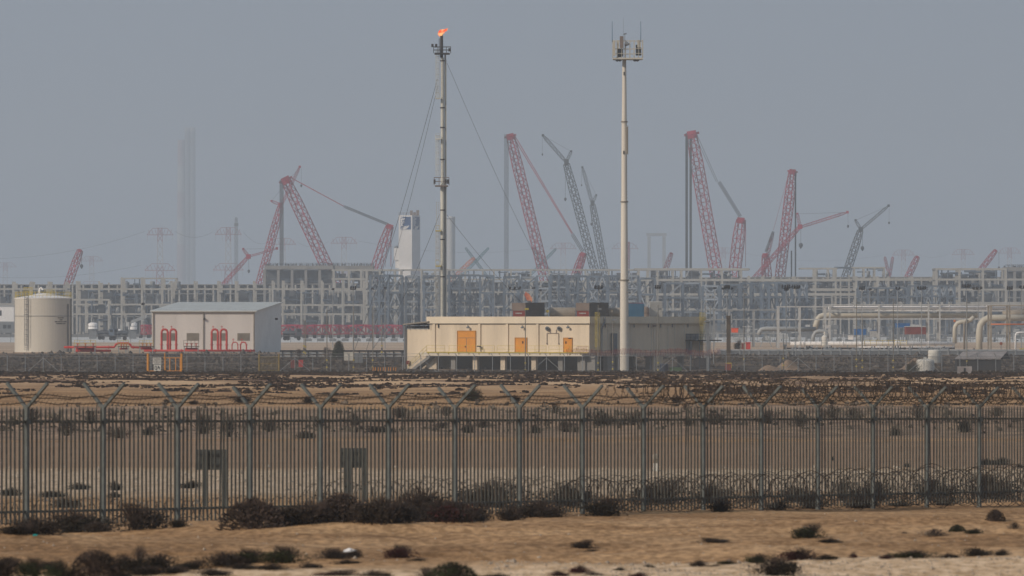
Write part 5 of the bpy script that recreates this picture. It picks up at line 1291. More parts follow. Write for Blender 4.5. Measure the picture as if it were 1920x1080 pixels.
MB().lathe((PX(743, WY), WY+3, PZ(465, WY)), [(1.0,0),(1.0,.6),(.4,1.0)], 12).build('side_vent', 'grey', wt)
MB().box(PX(750, WY), WY-1, PZ(520, WY), PX(770, WY), WY-.005, PZ(505, WY)).build('lower_box', 'white', wt)
VY = 4900; t = thing('process_column', 'pale hazy round column standing behind the flare stack', 'column', (PX(845, VY), VY, gz(0, VY)))
MB().lathe((PX(845, VY), VY, gz(0,VY)-1), [(7*VY/F,0),(7*VY/F,PZ(408,VY)-gz(0,VY)),(4*VY/F,PZ(403,VY)-gz(0,VY))], 24).build('shell', 'lightgrey', t)
m = MB(); m.tube((PX(852, VY), VY-1, gz(0,VY)), (PX(852, VY), VY-1, PZ(406, VY)), .6, 6); m.ring((PX(845, VY), VY, PZ(410, VY)), 7.4*VY/F, .3, 24, 4); m.build('platform', 'grey', t)
M['chimw'] = mat('chimney_hazed_white', (.36,.36,.35), .8, .1, .05); M['chimr'] = mat('chimney_hazed_red', (.30,.22,.22), .8, .1, .05)  # tones pulled towards grey, distance haze put into the colour
# power station chimneys
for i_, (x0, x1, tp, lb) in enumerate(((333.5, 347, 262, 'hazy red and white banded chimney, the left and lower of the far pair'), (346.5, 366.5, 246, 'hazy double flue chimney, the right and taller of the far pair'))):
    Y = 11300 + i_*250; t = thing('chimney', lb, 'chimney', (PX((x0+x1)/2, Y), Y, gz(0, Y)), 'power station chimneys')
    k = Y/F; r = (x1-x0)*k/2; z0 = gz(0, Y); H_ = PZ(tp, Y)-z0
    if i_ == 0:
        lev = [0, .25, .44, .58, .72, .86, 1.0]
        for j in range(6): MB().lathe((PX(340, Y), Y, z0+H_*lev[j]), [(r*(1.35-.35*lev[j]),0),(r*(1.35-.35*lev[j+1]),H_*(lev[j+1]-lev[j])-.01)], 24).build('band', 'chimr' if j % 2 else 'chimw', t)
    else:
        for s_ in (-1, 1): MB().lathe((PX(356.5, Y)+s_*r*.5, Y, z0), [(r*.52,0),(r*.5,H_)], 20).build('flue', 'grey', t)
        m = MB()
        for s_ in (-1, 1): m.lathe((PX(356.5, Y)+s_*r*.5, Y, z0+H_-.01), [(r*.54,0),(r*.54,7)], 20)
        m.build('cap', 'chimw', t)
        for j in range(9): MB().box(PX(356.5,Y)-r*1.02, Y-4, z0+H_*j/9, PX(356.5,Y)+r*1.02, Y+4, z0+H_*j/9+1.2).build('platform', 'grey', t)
MBs = MB(); Y = 6200; t = thing('portal_gantry', 'faint hazy portal gantry between the white mast and the tallest red crane', 'gantry', (PX(1231, Y), Y, gz(0, Y)))
for px in (1217, 1245): MB().box(PX(px-3, Y), Y-2, gz(0,Y)-1, PX(px+3, Y), Y+2, PZ(443, Y)).build('leg', 'midgrey', t)
MB().box(PX(1212, Y), Y-2.2, PZ(442.5, Y), PX(1250, Y), Y+2.2, PZ(437, Y)).build('crossbeam', 'midgrey', t)
# pylons
def pylon_mesh(H_=70, aw=11, full=True):
    r_, w_, lo = MB(), MB(), MB()
    def legs(m, z0, z1, w0_, w1_, n, r=.28):
        for i in range(n):
            a_, b_ = i/n, (i+1)/n; za, zb2 = z0+(z1-z0)*a_, z0+(z1-z0)*b_; wa, wb = w0_+(w1_-w0_)*a_, w0_+(w1_-w0_)*b_
            for sx, sy in ((-1,-1),(1,-1),(1,1),(-1,1)): m.tube((sx*wa,sy*wa,za), (sx*wb,sy*wb,zb2), r, 4)
            for sx, sy, tx_, ty in ((-1,-1,1,-1),(1,-1,1,1),(1,1,-1,1),(-1,1,-1,-1)):
                m.tube((sx*wa,sy*wa,za), (tx_*wb,ty*wb,zb2), r*.55, 3); m.tube((tx_*wa,ty*wa,za), (sx*wb,sy*wb,zb2), r*.55, 3)
    legs(w_, 0, H_*.35, 5.5, 3.6, 3); legs(lo, H_*.35, H_*.62, 3.6, 2.4, 4); legs(w_, H_*.62, H_*.86, 2.4, 2.0, 3)
    for z, L_, rr_ in ((H_*.93, aw, r_), (H_*.58, aw*1.15, lo)):
        for s in (-1, 1):
            for y in (-1.4, 1.4):
                rr_.tube((0, y, z), (s*L_, 0, z), .3, 4); rr_.tube((0, y, z+H_*.065), (s*L_*.55, 0, z+H_*.065), .28, 4); rr_.tube((s*L_*.55, 0, z+H_*.065), (s*L_, 0, z), .25, 4)
            for i in range(4): rr_.tube((s*L_*i/4, 0, z), (s*L_*(i+.5)/4, 0, z+H_*.05), .2, 3)
            for q in (.45, .95): w_.tube((s*L_*q, 0, z), (s*L_*q, 0, z-4.5), .18, 4)
    legs(r_, H_*.86, H_, 2.0, 1.7, 2)
    return r_, w_, lo
PYL = [(300,427,5600,'left of the hazy chimneys'),(428,426,5650,'right of the hazy chimneys'),(530,446,6000,'behind the grey rope band of the left red crane'),(645,444,6100,'between the left red crane and its mast'),(172,480,8200,'very faint above the red valves'),(1056,455,7000,'behind the feet of the grey cranes'),(1172,455,7050,'behind the white mast'),(1357,464,7600,'behind the tallest red crane'),(1694,468,7700,'above the small V-shaped booms'),(1806,467,7800,'left of the far right red boom'),(1893,464,7800,'at the right edge of the skyline'),(10,492,8400,'faint at the left edge of the skyline')]
pr, pw, pl_ = pylon_mesh(); pyl0 = None
for px, py, Y, lb in PYL:
    x = PX(px, Y); z = gz(x, Y); sc_ = (PZ(py, Y)-z)/70
    if pyl0 is None:
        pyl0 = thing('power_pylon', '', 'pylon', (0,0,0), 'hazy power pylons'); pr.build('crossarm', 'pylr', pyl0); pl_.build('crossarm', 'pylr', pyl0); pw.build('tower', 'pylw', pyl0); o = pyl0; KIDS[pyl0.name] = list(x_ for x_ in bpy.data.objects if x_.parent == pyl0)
    else: o = copy_tree(pyl0)
    hs = 28.5*Y/F/12.65
    if Y > 7500: hs *= .85
    o.location = (x, Y, z); o.scale = (hs, hs, sc_); o['label'] = 'hazy red and white power pylon ' + lb; o['_o'] = (0,0,0)
# power lines
def wire(x0, y0, Y0, x1, y1, Y1, sag, label, r=.08):
    a, b = P(x0, y0, Y0), P(x1, y1, Y1); m = MB(); m.path([a.lerp(b, i/10) - Zv(sag*4*(i/10)*(1-i/10)) for i in range(11)], r, 3); tag(m.build('power_line', 'rope', None, a), label, 'power line', 'hazy power lines')
wire(272, 434, 4300, -60, 484, 4600, 6, 'upper power line running left from the first hazy pylon'); wire(266, 497, 4300, -60, 515, 4600, 5, 'lower power line running left from the first hazy pylon')
wire(328, 434, 4300, 400, 434, 4350, 4, 'power line between the two pylons beside the chimneys'); wire(456, 434, 4350, 502, 454, 4700, 4, 'power line from the chimney pylon towards the rope band')
wire(558, 454, 4700, 617, 452, 4800, 4, 'power line behind the leaning red boom'); wire(673, 452, 4800, 1030, 462, 5600, 7, 'power line behind the white tower')
wire(1082, 462, 5600, 1146, 462, 5650, 4, 'power line behind the grey cranes'); wire(1384, 472, 6200, 1668, 476, 6300, 8, 'power line behind the grey right crane'); wire(1720, 476, 6300, 1782, 474, 6400, 4, 'power line at the far right red booms')
t = thing('radio_mast', 'thin hazy lattice mast beside the right chimney pylon', 'mast', (PX(443, 4200), 4200, gz(0, 4200)))
m = MB(); m.lattice((PX(443,4200), 4200, gz(0,4200)), P(443, 408, 4200), 1.6, 1.6, 1.2, .22, .12, 1.2); m.build('lattice', 'grey', t); MB().cbox(P(443, 424, 4200), 2.6, 1.5, 2.0).build('antenna', 'grey', t)
M['gatebrown'] = mat('faded_gate_paint', (.24,.17,.055), .7, .15, 1)
M['postgrey'] = mat('post_grey_brown', (.20,.18,.15), .7, .15, 1)
# ================= floodlight masts and lamp posts =================
def flood(px, py, Y, heads, base, label, r=.10, ringed=False):
    x = PX(px, Y); t = thing('floodlight_mast', label, 'light mast', (x, Y, gz(x, Y)), 'floodlight masts')
    MB().tube((x, Y, gz(x, Y)-.3), (x, Y, PZ(py-1, Y)), r*.8, 6, r*.6).build('pole', 'midgrey', t)
    m = MB(); x0, x1 = PX(px+min(h[0] for h in heads), Y), PX(px+max(h[0] for h in heads), Y); m.tube((x0, Y, PZ(py+2, Y)), (x1, Y, PZ(py+2, Y)), .07, 4); m.build('crossarm', 'dark', t)
    for dx, dy, w_, h_ in heads:
        q = P(px+dx, py+dy, Y); k = Y/F; m = MB(); a = Vector((q.x-w_*k/2, Y-.35, q.z-h_*k/2)); m.obox(a, (w_*k,0,0), (0,.5,.22), (.15*k*w_,-.12,h_*k)); m.build('lamp_head', 'dark', t)
H4 = [(-7,-1,3,4),(-2.5,0,3.4,4.5),(2.5,0,3.4,4.5),(6.5,-.5,3,4)]
H3 = [(-4,0,3,4.5),(0,0,3,4.5),(4,0,3,4.5)]
H2 = [(-3,0,3.4,2.6),(3,.6,3.4,2.6)]
HB = [(-8,2,5,1.6),(-3,-1,5,4),(3,-1,5,4),(9,2,4,1.6),(0,-3,6,1.5)]
FL = [(662,541,1150,H3,696,'in front of the concrete frame before the steel towers'),(624,543,1300,[(0,0,5,1.8)],690,'with one tilted lamp above the red booms'),(701,542,1280,[(-3,0,4,1.8)],690,'with one lamp at the first steel tower'),(722,541,1260,[(0,0,5,2)],690,'with one flat lamp at the second steel tower'),
 (965,541,1180,[(-9,0,4.5,3),(0,0,4.5,3),(9,0,4.5,3)],690,'with three separate lamps above the first rooftop generator'),(1000,541,1350,[(0,0,6,1.8)],690,'with one tilted lamp above the ground flare flame'),(1013,545,1400,[(0,0,5,1.8)],690,'with a low single lamp right of the ground flare flame'),
 (1122,539.5,1020,[(-6,0,4.5,4),(0,0,4.5,4),(6,0,4.5,4)],690,'with three lamps left of the white mast'),(1233,539,1080,H3,690,'with a tight lamp cluster over the white louvred box'),(1340,541,1350,[(0,0,6,1.8)],690,'with one tilted lamp before the tall grille mast'),
 (1363,540,1050,HB,690,'with a wide two-tier lamp head, largest of all'),(1474,539,1060,H4+[(0,5,8,1.5)],690,'with a dark cluster left in the double pair'),(1492,539,1080,H4,690,'with a dark cluster right in the double pair'),(1616,541,1150,H3,690,'with a dark cluster right of the grey crane foot'),
 (1631,543,1400,[(0,0,6,1.6)],690,'with one flat lamp beside a dark cluster'),(1683,541,1200,H2,690,'with a small pair of lamps left of a cluster over the rack'),(1728,541,1180,H4,690,'with a dark cluster in the middle of the pipe rack'),(1812,537,1170,H4,690,'with a high cluster at the concrete frame on the right'),
 (1834,541,1190,[(-9,0,4.5,3),(-2,0,4.5,3),(5,0,4.5,3)],690,'with three low lamps beside the high cluster'),(1893,541,1150,H3,690,'with a dark cluster at the dark far right block'),(1915,539,1170,[(-2,0,4.5,3),(5,0,4.5,3)],690,'at the right edge of the picture'),
 (404,569,1250,[(-4,0,5,2),(3,0,5,2)],690,'short with a flat head just above the shed roof'),(270,571,1300,[(-2,0,6,2.5)],690,'with a blurred head left of the shed roof')]
for px, py, Y, hd, bs, lb in FL: flood(px, py, Y, hd, bs, 'thin floodlight mast ' + lb)
def lamppost(px, py0, py1, Y, label, lamp='grey'):
    x = PX(px, Y); z = PZ(py1, Y); t = thing('lamp_post', label, 'lamp post', (x, Y, z), 'slim striped-foot lamp posts')
    MB().tube((x, Y, z-.3), (x, Y, PZ(py0, Y)), .085, 6, .05).build('pole', 'postgrey', t)
    for i in range(3): MB().tube((x, Y, z+.3+i*.5), (x, Y, z+.5+i*.5), .14, 8).build('stripe', 'yellow' if i % 2 == 0 else 'dark', t)
    MB().cbox((x+.2, Y-.1, PZ(py0+9, Y)), .55, .3, .25).build('lamp', lamp, t)
for px, y0, y1, Y, lb in ((985, 572, 699, 905, 'slim lamp post with yellow lamp before the middle orange door'),(1121.5, 572, 699, 905, 'slim lamp post by the yellow ladder of the cream building'),(1149, 592, 697, 910, 'slim lamp post at the grey cable riser'),(1234, 572, 699, 905, 'slim lamp post before the shaded facade'),
  (613, 575, 694, 890, 'slim post with striped foot left of the dark round bush'),(663, 575, 694, 890, 'slim post with striped foot beside the pale crate'),(699, 575, 694, 890, 'slim post with striped foot left of the yellow barrier'),(716, 600, 665, 1000, 'short post between the striped ones and the cream building'),(570, 600, 665, 1010, 'first of two thin posts behind the shed corner'),(573, 600, 667, 1000, 'second of two thin posts behind the shed corner'),
  (1606, 560, 692, 930, 'slim post beside the left sand heap'),(1675, 560, 694, 930, 'slim post with striped foot left of the plastic tanks'),(1813, 560, 695, 930, 'slim post at the grey hut roof'),(1617, 600, 694, 925, 'second slim post by the sand heaps'),(1469, 640, 690, 935, 'short red marker post on the sand heap'),(1395, 545, 690, 1000, 'thin post past the tall grille mast')):
    lamppost(px, y0, y1, Y, lb, 'yellow' if px == 985 else 'grey')
# dark grille mast near the right corner of the building
x = PX(1327, 930); t = thing('lattice_post', 'dark steel post rising past the right corner of the cream building', 'post', (x, 930, gz(x, 930)))
MB().box(x-.22, 930-.22, gz(x,930)-.3, x+.22, 930+.22, PZ(604, 930)).build('post', 'grey', t); MB().box(x-.45, 929.6, PZ(604, 930)+.003, x+.45, 930.4, PZ(601, 930)).build('cap_plate', 'grey', t)
x = PX(1366, 960); t = thing('lattice_post', 'thick brown steel post left of the pipe racks', 'post', (x, 960, gz(x, 960)))
MB().box(x-.3, 960-.3, gz(x,960)-.3, x+.3, 960.3, PZ(592, 960)).build('post', 'brwire', t); MB().cbox((x, 960, PZ(690,960)), .9, .9, .8).build('footing', 'yellow', t)
for i_, px in enumerate((1316, 1322, 1332, 1338)):
    x = PX(px, 1000); t = thing('pipe_post', ['first','second','third','fourth'][i_] + ' thin galvanised vent post behind the building corner', 'post', (x, 1000, gz(x,1000)), 'vent posts behind the building')
    MB().tube((x,1000,gz(x,1000)), (x,1000,PZ(563+i_*5,1000)), .08, 5).build('pole', 'midgrey', t); MB().tube((x-.25,1000,PZ(566+i_*5,1000)), (x+.25,1000,PZ(566+i_*5,1000)), .09, 5).build('tee', 'midgrey', t)

# ================= perimeter mesh fence of the plant =================
mf = thing('mesh_fence', 'thin wire mesh fence with bent arms round the plant', 'fence', (PX(960, 868), 868, gz(0, 868)))
Yf = 868; fx_ = [(-20 + i*33.7) for i in range(59)]
mm_ = bpy.data.materials.new('chain_link'); mm_.use_nodes = True; t_ = mm_.node_tree; pb_ = t_.nodes['Principled BSDF']; pb_.inputs['Base Color'].default_value = (.09,.085,.075,1); pb_.inputs['Roughness'].default_value = .7
def cw_(rot):
    mp = t_.nodes.new('ShaderNodeMapping'); mp.inputs['Rotation'].default_value = (0, R(rot), 0); ge = t_.nodes.new('ShaderNodeNewGeometry'); t_.links.new(ge.outputs['Position'], mp.inputs[0])
    wv = t_.nodes.new('ShaderNodeTexWave'); wv.inputs['Scale'].default_value = 3.0; wv.bands_direction = 'X'; t_.links.new(mp.outputs[0], wv.inputs[0]); g_ = t_.nodes.new('ShaderNodeMath'); g_.operation = 'GREATER_THAN'; g_.inputs[1].default_value = .975; t_.links.new(wv.outputs['Fac'], g_.inputs[0]); return g_.outputs[0]
mx_ = t_.nodes.new('ShaderNodeMath'); mx_.operation = 'MAXIMUM'; t_.links.new(cw_(45), mx_.inputs[0]); t_.links.new(cw_(-45), mx_.inputs[1]); t_.links.new(mx_.outputs[0], pb_.inputs['Alpha'])
for i, px in enumerate(fx_):
    x = PX(px, Yf); g = gz(x, Yf); h = PZ(667, Yf)
    m = MB(); m.tube((x, Yf, g-.3), (x, Yf, h), .045, 5); m.tube((x, Yf, h), (x-.25 + .0*i, Yf-.25, h+.35), .04, 4); m.build('post', 'midgrey', mf)
    if i % 7 == 3: m = MB(); m.tube((x-2.3, Yf, g), (x, Yf, h-.3), .04, 4); m.tube((x+2.3, Yf, g), (x, Yf, h-.3), .04, 4); m.build('brace', 'midgrey', mf)
m = MB(); xa, xb = PX(fx_[0], Yf), PX(fx_[-1], Yf)
m.add([(xa, Yf+.05, gz(0,Yf)), (xb, Yf+.05, gz(0,Yf)), (xb, Yf+.05, PZ(668, Yf)), (xa, Yf+.05, PZ(668, Yf))], [(0,1,2,3)]); m.build('mesh_panel', mm_, mf)
m = MB()
for z in (PZ(668, Yf), PZ(696, Yf), PZ(665.5, Yf)+.15): m.tube((xa, Yf, z), (xb, Yf, z), .025, 4)
m.build('line_wire', 'midgrey', mf)
# razor coil on that fence near the mast
m = MB(); pts = []; rnd = random.Random(8)
for i in range(95*14):
    s = i/14; px = 1062 + s*3.05; th = 2*math.pi*(i % 14)/14; rr = .42*(1+.2*math.sin(s*1.3)); q = P(px, 661, Yf); pts.append(q + Vector((rnd.uniform(-.03,.03), rr*math.cos(th), rr*math.sin(th) + .15*math.sin(s*.21))))
m.path(pts, .02, 3); tag(m.build('razor_coil', 'rust', None, pts[0]), 'rusty brown razor coil on the mesh fence in front of the shaded facade', 'razor wire')
# yellow gate with two white notices
gy = 862; gx = PX(309, gy); t = thing('site_gate', 'orange-yellow tubular gate below the white shed', 'gate', (gx, gy, gz(gx, gy)))
for px, r_ in ((277.5, .17), (340.5, .15), (309, .07)): MB().tube((PX(px, gy), gy, gz(gx,gy)-.2), (PX(px, gy), gy, PZ(663 if r_ > .1 else 661, gy)), r_, 8).build('gate_post', 'orange', t)
m = MB(); 
for px in (310, 318.5, 329.5, 338): m.tube((PX(px,gy), gy, PZ(695.5,gy)), (PX(px,gy), gy, PZ(671,gy)), .07, 5)
for py in (671, 695.5): m.tube((PX(280 if py > 690 else 306,gy), gy, PZ(py,gy)), (PX(339,gy), gy, PZ(py,gy)), .06, 5)
m.build('gate_leaf', 'orange', t)
def glyph_lines(m, x0, x1, z0, z1, y, rows, rnd, fill=.8):
    h = (z1-z0)/rows
    for r in range(rows):
        x = x0
        while x < x1:
            w_ = rnd.uniform(.05,.16)*(x1-x0); 
            if rnd.random() < fill: m.box(x, y-.02, z0+h*r+h*.25, min(x1, x+w_*.8), y-.002, z0+h*r+h*.7)
            x += w_
t = thing('notice_sign', 'white notice with dark lines of small lettering on the orange gate', 'sign', P(294, 683, gy))
a, b = P(286.5, 683, gy), P(302.5, 670.5, gy); MB().box(a.x, gy-.24, a.z, b.x, gy-.20, b.z).build('board', 'offwhite', t)
m = MB(); glyph_lines(m, a.x+.08, b.x-.08, a.z+.08, b.z-.06, gy-.242, 5, random.Random(2)); m.build('lettering', 'brown', t)
t = thing('notice_sign', 'smaller white notice with bold black symbols under the lettered one', 'sign', P(294, 695, gy))
a, b = P(288.5, 695.5, gy), P(302, 684, gy); MB().box(a.x, gy-.24, a.z, b.x, gy-.20, b.z).build('board', 'offwhite', t)
m = MB(); cx_ = a.x+(b.x-a.x)*.28; cz = (a.z+b.z)/2; y = gy-.245
m.path([(cx_+.14*math.cos(i*.52)*.9, y, cz+.26*math.sin(i*.52)) for i in range(12)], .035, 4, closed=True)
m.box(cx_+.1, y-.01, a.z+.12, cx_+.17, y+.004, cz+.1); m.tube((a.x+.55, y, cz-.1), (a.x+.62, y, cz+.28), .05, 4); m.tube((a.x+.62, y, cz+.28), (a.x+.82, y, cz-.2), .05, 4); m.tube((a.x+.52, y, cz-.05), (a.x+.85, y, cz+.1), .04, 4); m.build('symbol', 'glyph', t)
# second faint brown gate
gx = PX(503, gy); t = thing('site_gate', 'faded brown mesh gate below the grey gable of the shed', 'gate', (gx, gy, gz(gx, gy)))
for px in (486, 523): MB().tube((PX(px, gy), gy, gz(gx,gy)-.2), (PX(px, gy), gy, PZ(664, gy)), .11, 6).build('gate_post', 'gatebrown', t)
m = MB()
for px in np.arange(488, 522, 2.2): m.tube((PX(px,gy), gy, PZ(695,gy)), (PX(px,gy), gy, PZ(669,gy)), .022, 3)
for py in (669, 682, 695): m.tube((PX(486,gy), gy, PZ(py,gy)), (PX(523,gy), gy, PZ(py,gy)), .045, 4)
m.build('gate_leaf', 'gatebrown', t)
# yellow-black striped barrier blocks
for i_ in range(5):
    px = 702 + i_*9.6; y = 880; x = PX(px, y); w_ = 8.2*y/F; z = gz(x, y); t = thing('striped_barrier', ['first','second','third','fourth','fifth'][i_] + ' yellow and black striped barrier block left of the cream wing', 'barrier', (x, y, z), 'striped barrier blocks')
    MB().box(x-w_/2, y-.3, z-.1, x+w_/2, y+.3, z+.75).build('block', 'dark', t)
    for j in (0, 1):
        q = x-w_/2+.04+j*w_/2; MB().obox((q, y-.312, z+.02), (w_*.2,0,0), (0,.008,0), (.05,0,.7)).build('stripe', 'orange', t)
# crates and cabinets by the fence
def crate(name, label, cat, x0, x1, y0, y1, Y, mtl, parts=1):
    a, b = P(x0, y1, Y), P(x1, y0, Y); t = thing(name, label, cat, ((a.x+b.x)/2, Y, a.z))
    MB().box(a.x, Y, a.z, b.x, Y+1.2, b.z).build('body', mtl, t); MB().box(a.x-.05, Y-.05, b.z+.002, b.x+.05, Y+1.25, b.z+.08).build('lid', mtl, t)
    w_ = b.x-a.x; MB().box(a.x+w_*.48, Y-.04, a.z+.1, a.x+w_*.52, Y-.002, b.z-.1).build('door_seam', 'dark', t)
crate('equipment_crate', 'pale square equipment crate beside the dark round bush', 'crate', 645, 664, 661, 676, 960, 'tank')
crate('equipment_crate', 'grey-blue equipment cabinet right of the pale crate', 'cabinet', 665, 680, 663, 680, 960, 'grey')
crate('hose_cabinet', 'dark red cabinet near the faded gate', 'cabinet', 545, 553, 676, 690, 940, 'rust'); crate('hose_cabinet', 'bright red cabinet right of the dark red one', 'cabinet', 560, 568, 676, 688, 940, 'pred')
crate('traffic_barrier', 'pink-red barrier block in rubble right of the cream building', 'barrier', 1360, 1371, 683, 694, 900, 'rust')
# trees and large bushes in the plant
for px, py, w_, h_, Y, k_, lb in ((635, 672, 24, 34, 1000, 'o', 'dark round tree-like bush beside the pale crate'),(612, 672, 22, 22, 1010, 's', 'loose green bush left of the dark round one'),(560, 668, 20, 14, 1020, 's', 'low bush at the shed corner'),(1385, 654, 14, 16, 1150, 'd', 'small dark bush on the sand left of the pipe racks'),(1712, 700, 26, 26, 880, 'g', 'green bush at the foot of the right sand heap'),(800, 700, 14, 12, 925, 'g', 'small green bush at the stair foot')):
    x = PX(px, Y); bush(0, 0, w_, h_, k_, lb, 'bushes inside the plant fence', loc=Vector((x, Y, PZ(py, Y))))
# sand heaps
def heap(px, py, wpx, hpx, Y, label, seed):
    x = PX(px, Y); z = PZ(py, Y); w_ = wpx*Y/F/2; h = hpx*Y/F; m = MB(); n = 18; mm = 9; vs = []
    for j in range(mm+1):
        t = j/mm
        for i in range(n):
            a = 2*math.pi*i/n; rr = w_*t*(1+.18*noise.noise(Vector((math.cos(a), math.sin(a), seed+t)))); vs.append((x+rr*math.cos(a), Y+rr*.8*math.sin(a), z + h*(.5+.5*math.cos(math.pi*t**.8)) + .3*noise.noise(Vector((math.cos(a)*2, math.sin(a)*2+t*4, seed)))*min(1, t*3) - .3*t))
    m.add(vs, [(j*n+i, (j+1)*n+i, (j+1)*n+(i+1)%n, j*n+(i+1)%n) for j in range(mm) for i in range(n)]); tag(m.build('sand_heap', 'sandpile', None, (x, Y, z), smooth=True), label, 'sand heap')
heap(1442, 698, 90, 14, 925, 'wide low sand heap left of the pointed one', 1); heap(1478, 697, 90, 23, 940, 'pointed sand heap with a red marker post', 2); heap(1716, 691, 76, 20, 960, 'sand heap behind the stacked white plastic tanks', 3); heap(160, 652, 0.1, .1, 1200, 'x', 4) if False else None
# white plastic tanks
barrel(1752, 681, 24, 24, 940, 'offwhite', 'upright white plastic water tank behind the lying one', 'water_tank', 'water tank')
x = PX(1735, 900); z = PZ(698, 900); t = thing('water_tank', 'lower white plastic tank in front, half lost in scrub', 'water tank', (x, 900, z))
r_ = 17*900/F; MB().lathe((x, 900, z), [(r_*.93,0),(r_,.12),(r_,1.55),(r_*.85,1.78),(r_*.3,1.92)], 28).build('body', 'offwhite', t, smooth=False); MB().lathe((x, 900, z+1.92), [(.3,0),(.3,.14),(.05,.2)], 14).build('lid', 'offwhite', t)
# hut with pitched corrugated roof
Y = 930; a, b = PX(1790, Y), PX(1880, Y); zt, ze, zb_ = PZ(660, Y), PZ(673, Y), PZ(690, Y); t = thing('shelter_hut', 'low dark hut with pale corrugated gable roof', 'hut', ((a+b)/2, Y, zb_))
m = MB(); m.box(a+.3, Y, zb_-.3, b-.2, Y+4.0, ze-.15); m.build('wall', 'dark', t)
m = MB(); R0 = (PX(1806, Y+2), Y+2, zt); R1 = (PX(1888, Y+2), Y+2, zt); t_h = Vector((0,0,.07)); f0, f1 = Vector((a, Y-.4, ze)), Vector((PX(1876, Y), Y-.4, ze)); k0, k1 = Vector((PX(1806,Y), Y+4.4, ze)), Vector((PX(1900,Y), Y+4.4, ze))
for q in ((f0, f1, Vector(R1), Vector(R0)), (k1, k0, Vector(R0), Vector(R1))): m.add([*q]+[v+t_h for v in q], [(3,2,1,0),(4,5,6,7),(0,1,5,4),(1,2,6,5),(2,3,7,6),(3,0,4,7)])
for i in range(24):
    p = f0.lerp(f1, i/23); q = Vector(R0).lerp(Vector(R1), i/23); m.tube(p+t_h, q+t_h, .03, 3)
m.build('roof', 'hutroof', t)
m = MB(); m.add([f1+Vector((-.1,0,-.02)), k1+Vector((-.1,0,-.02)), Vector(R1)+Vector((-.1,0,-.02)), f1+Vector((-.15,0,-.02)), k1+Vector((-.15,0,-.02)), Vector(R1)+Vector((-.15,0,-.02))], [(0,1,2),(5,4,3),(0,3,4,1),(1,4,5,2),(2,5,3,0)]); m.build('gable', 'dark', t)

# ================= pipe racks at the right =================
def rack(label, Y, x0, x1, posts, levels, mtl='lightgrey', dep=5.0, pw_=.16, truss=False):
    t = thing('pipe_rack', label, 'pipe rack', (PX((x0+x1)/2, Y), Y, gz(0, Y)), 'pipe racks')
    for px in posts:
        for dy in (0, dep):
            x = PX(px, Y); top = min(l for l in levels); MB().box(x-pw_, Y+dy-pw_, gz(0,Y)-.5, x+pw_, Y+dy+pw_, PZ(top, Y)).build('post', mtl, t)
    for py in levels:
        m = MB()
        for dy in (-.02, dep+.02): m.box(PX(x0, Y), Y+dy-.15, PZ(py+1.2, Y), PX(x1, Y), Y+dy+.15, PZ(py-1.0, Y))
        for px in posts: m.box(PX(px, Y)-.15, Y+pw_, PZ(py+1.1, Y), PX(px, Y)+.15, Y+dep-pw_, PZ(py-.9, Y))
        m.build('beam', mtl, t)
    if truss:
        m = MB(); n = 0
        for a_, b_ in zip(posts[:-1], posts[1:]):
            c = (a_+b_)/2; m.tube(P(a_, levels[-1]+50, Y), P(c, levels[-1]+1, Y), .11, 4); m.tube(P(b_, levels[-1]+50, Y), P(c, levels[-1]+1, Y), .11, 4)
        m.build('brace', mtl, t)
    return t
rack('light steel pipe rack with V braces left of the white elbows', 1330, 1312, 1458, [1368, 1414, 1458], [581, 599, 625], 'midgrey', truss=True)
rack('tall frame of the pipe rack under the paired floodlights', 1280, 1458, 1560, [1460, 1500, 1548], [575, 599], 'lightgrey')
rack('long pipe rack carrying the white and tan pipes', 1300, 1548, 1935, [1556, 1648, 1741, 1762, 1857, 1925], [571.5, 583, 598], 'lightgrey')
rack('near steel frame around the big elbow at the right edge', 1150, 1856, 1935, [1858, 1893, 1928], [573, 608], 'tan', dep=6)
S_ = 'pipe'
pipe_run('process_pipe', 'long white pipe along the top of the rack', [Q(1553,577,1301), Q(1935,577,1301)], .36, 'white', flanges=[(*Q(x,577,1301),'x') for x in (1600,1690,1780,1850)])
pipe_run('process_pipe', 'thin pipe above the long white one', [Q(1562,572,1303), Q(1935,571,1303)], .11, 'pipe')
pipe_run('process_pipe', 'thin pale pipe under the long white one', [Q(1640,582,1301), Q(1935,582,1301)], .13, 'white')
pipe_run('process_pipe', 'wide tan pipe in the middle of the rack bending down at its left end', [Q(1526,622,1302), Q(1531,606,1302), Q(1534,597,1302), Q(1538,593,1302), Q(1544,591,1302), Q(1560,591,1302), Q(1835,591,1302)], .54, 'pipe', n=16)
pipe_run('process_pipe', 'grey insulated pipe ending in an elbow under the left rack', [Q(1423,628,1290), Q(1424,622,1290), Q(1428,618,1290), Q(1435,616.5,1290), Q(1530,617,1290)], .46, 'pipeg', n=16)
pipe_run('process_pipe', 'grey inverted U pipe beside the white vertical vessel', [Q(1524,642,1280), Q(1525,630,1280), Q(1529,623,1280), Q(1536,620.5,1280), Q(1546,621,1280), Q(1550,626,1280), Q(1551,634,1280)], .38, 'pipeg', n=16)
pipe_run('process_pipe', 'white low level pipe running to the sand heaps', [Q(1482,644,1230), Q(1790,644,1230)], .36, 'white', [Q(x,644,1230) for x in range(1490, 1790, 33)], flanges=[(*Q(x,644,1230),'x') for x in (1500,1506,1580,1620,1680,1684,1700,1740)], n=14)
pipe_run('process_pipe', 'thin white pipe below the low level one', [Q(1610,651,1228), Q(1790,651,1228)], .12, 'white')
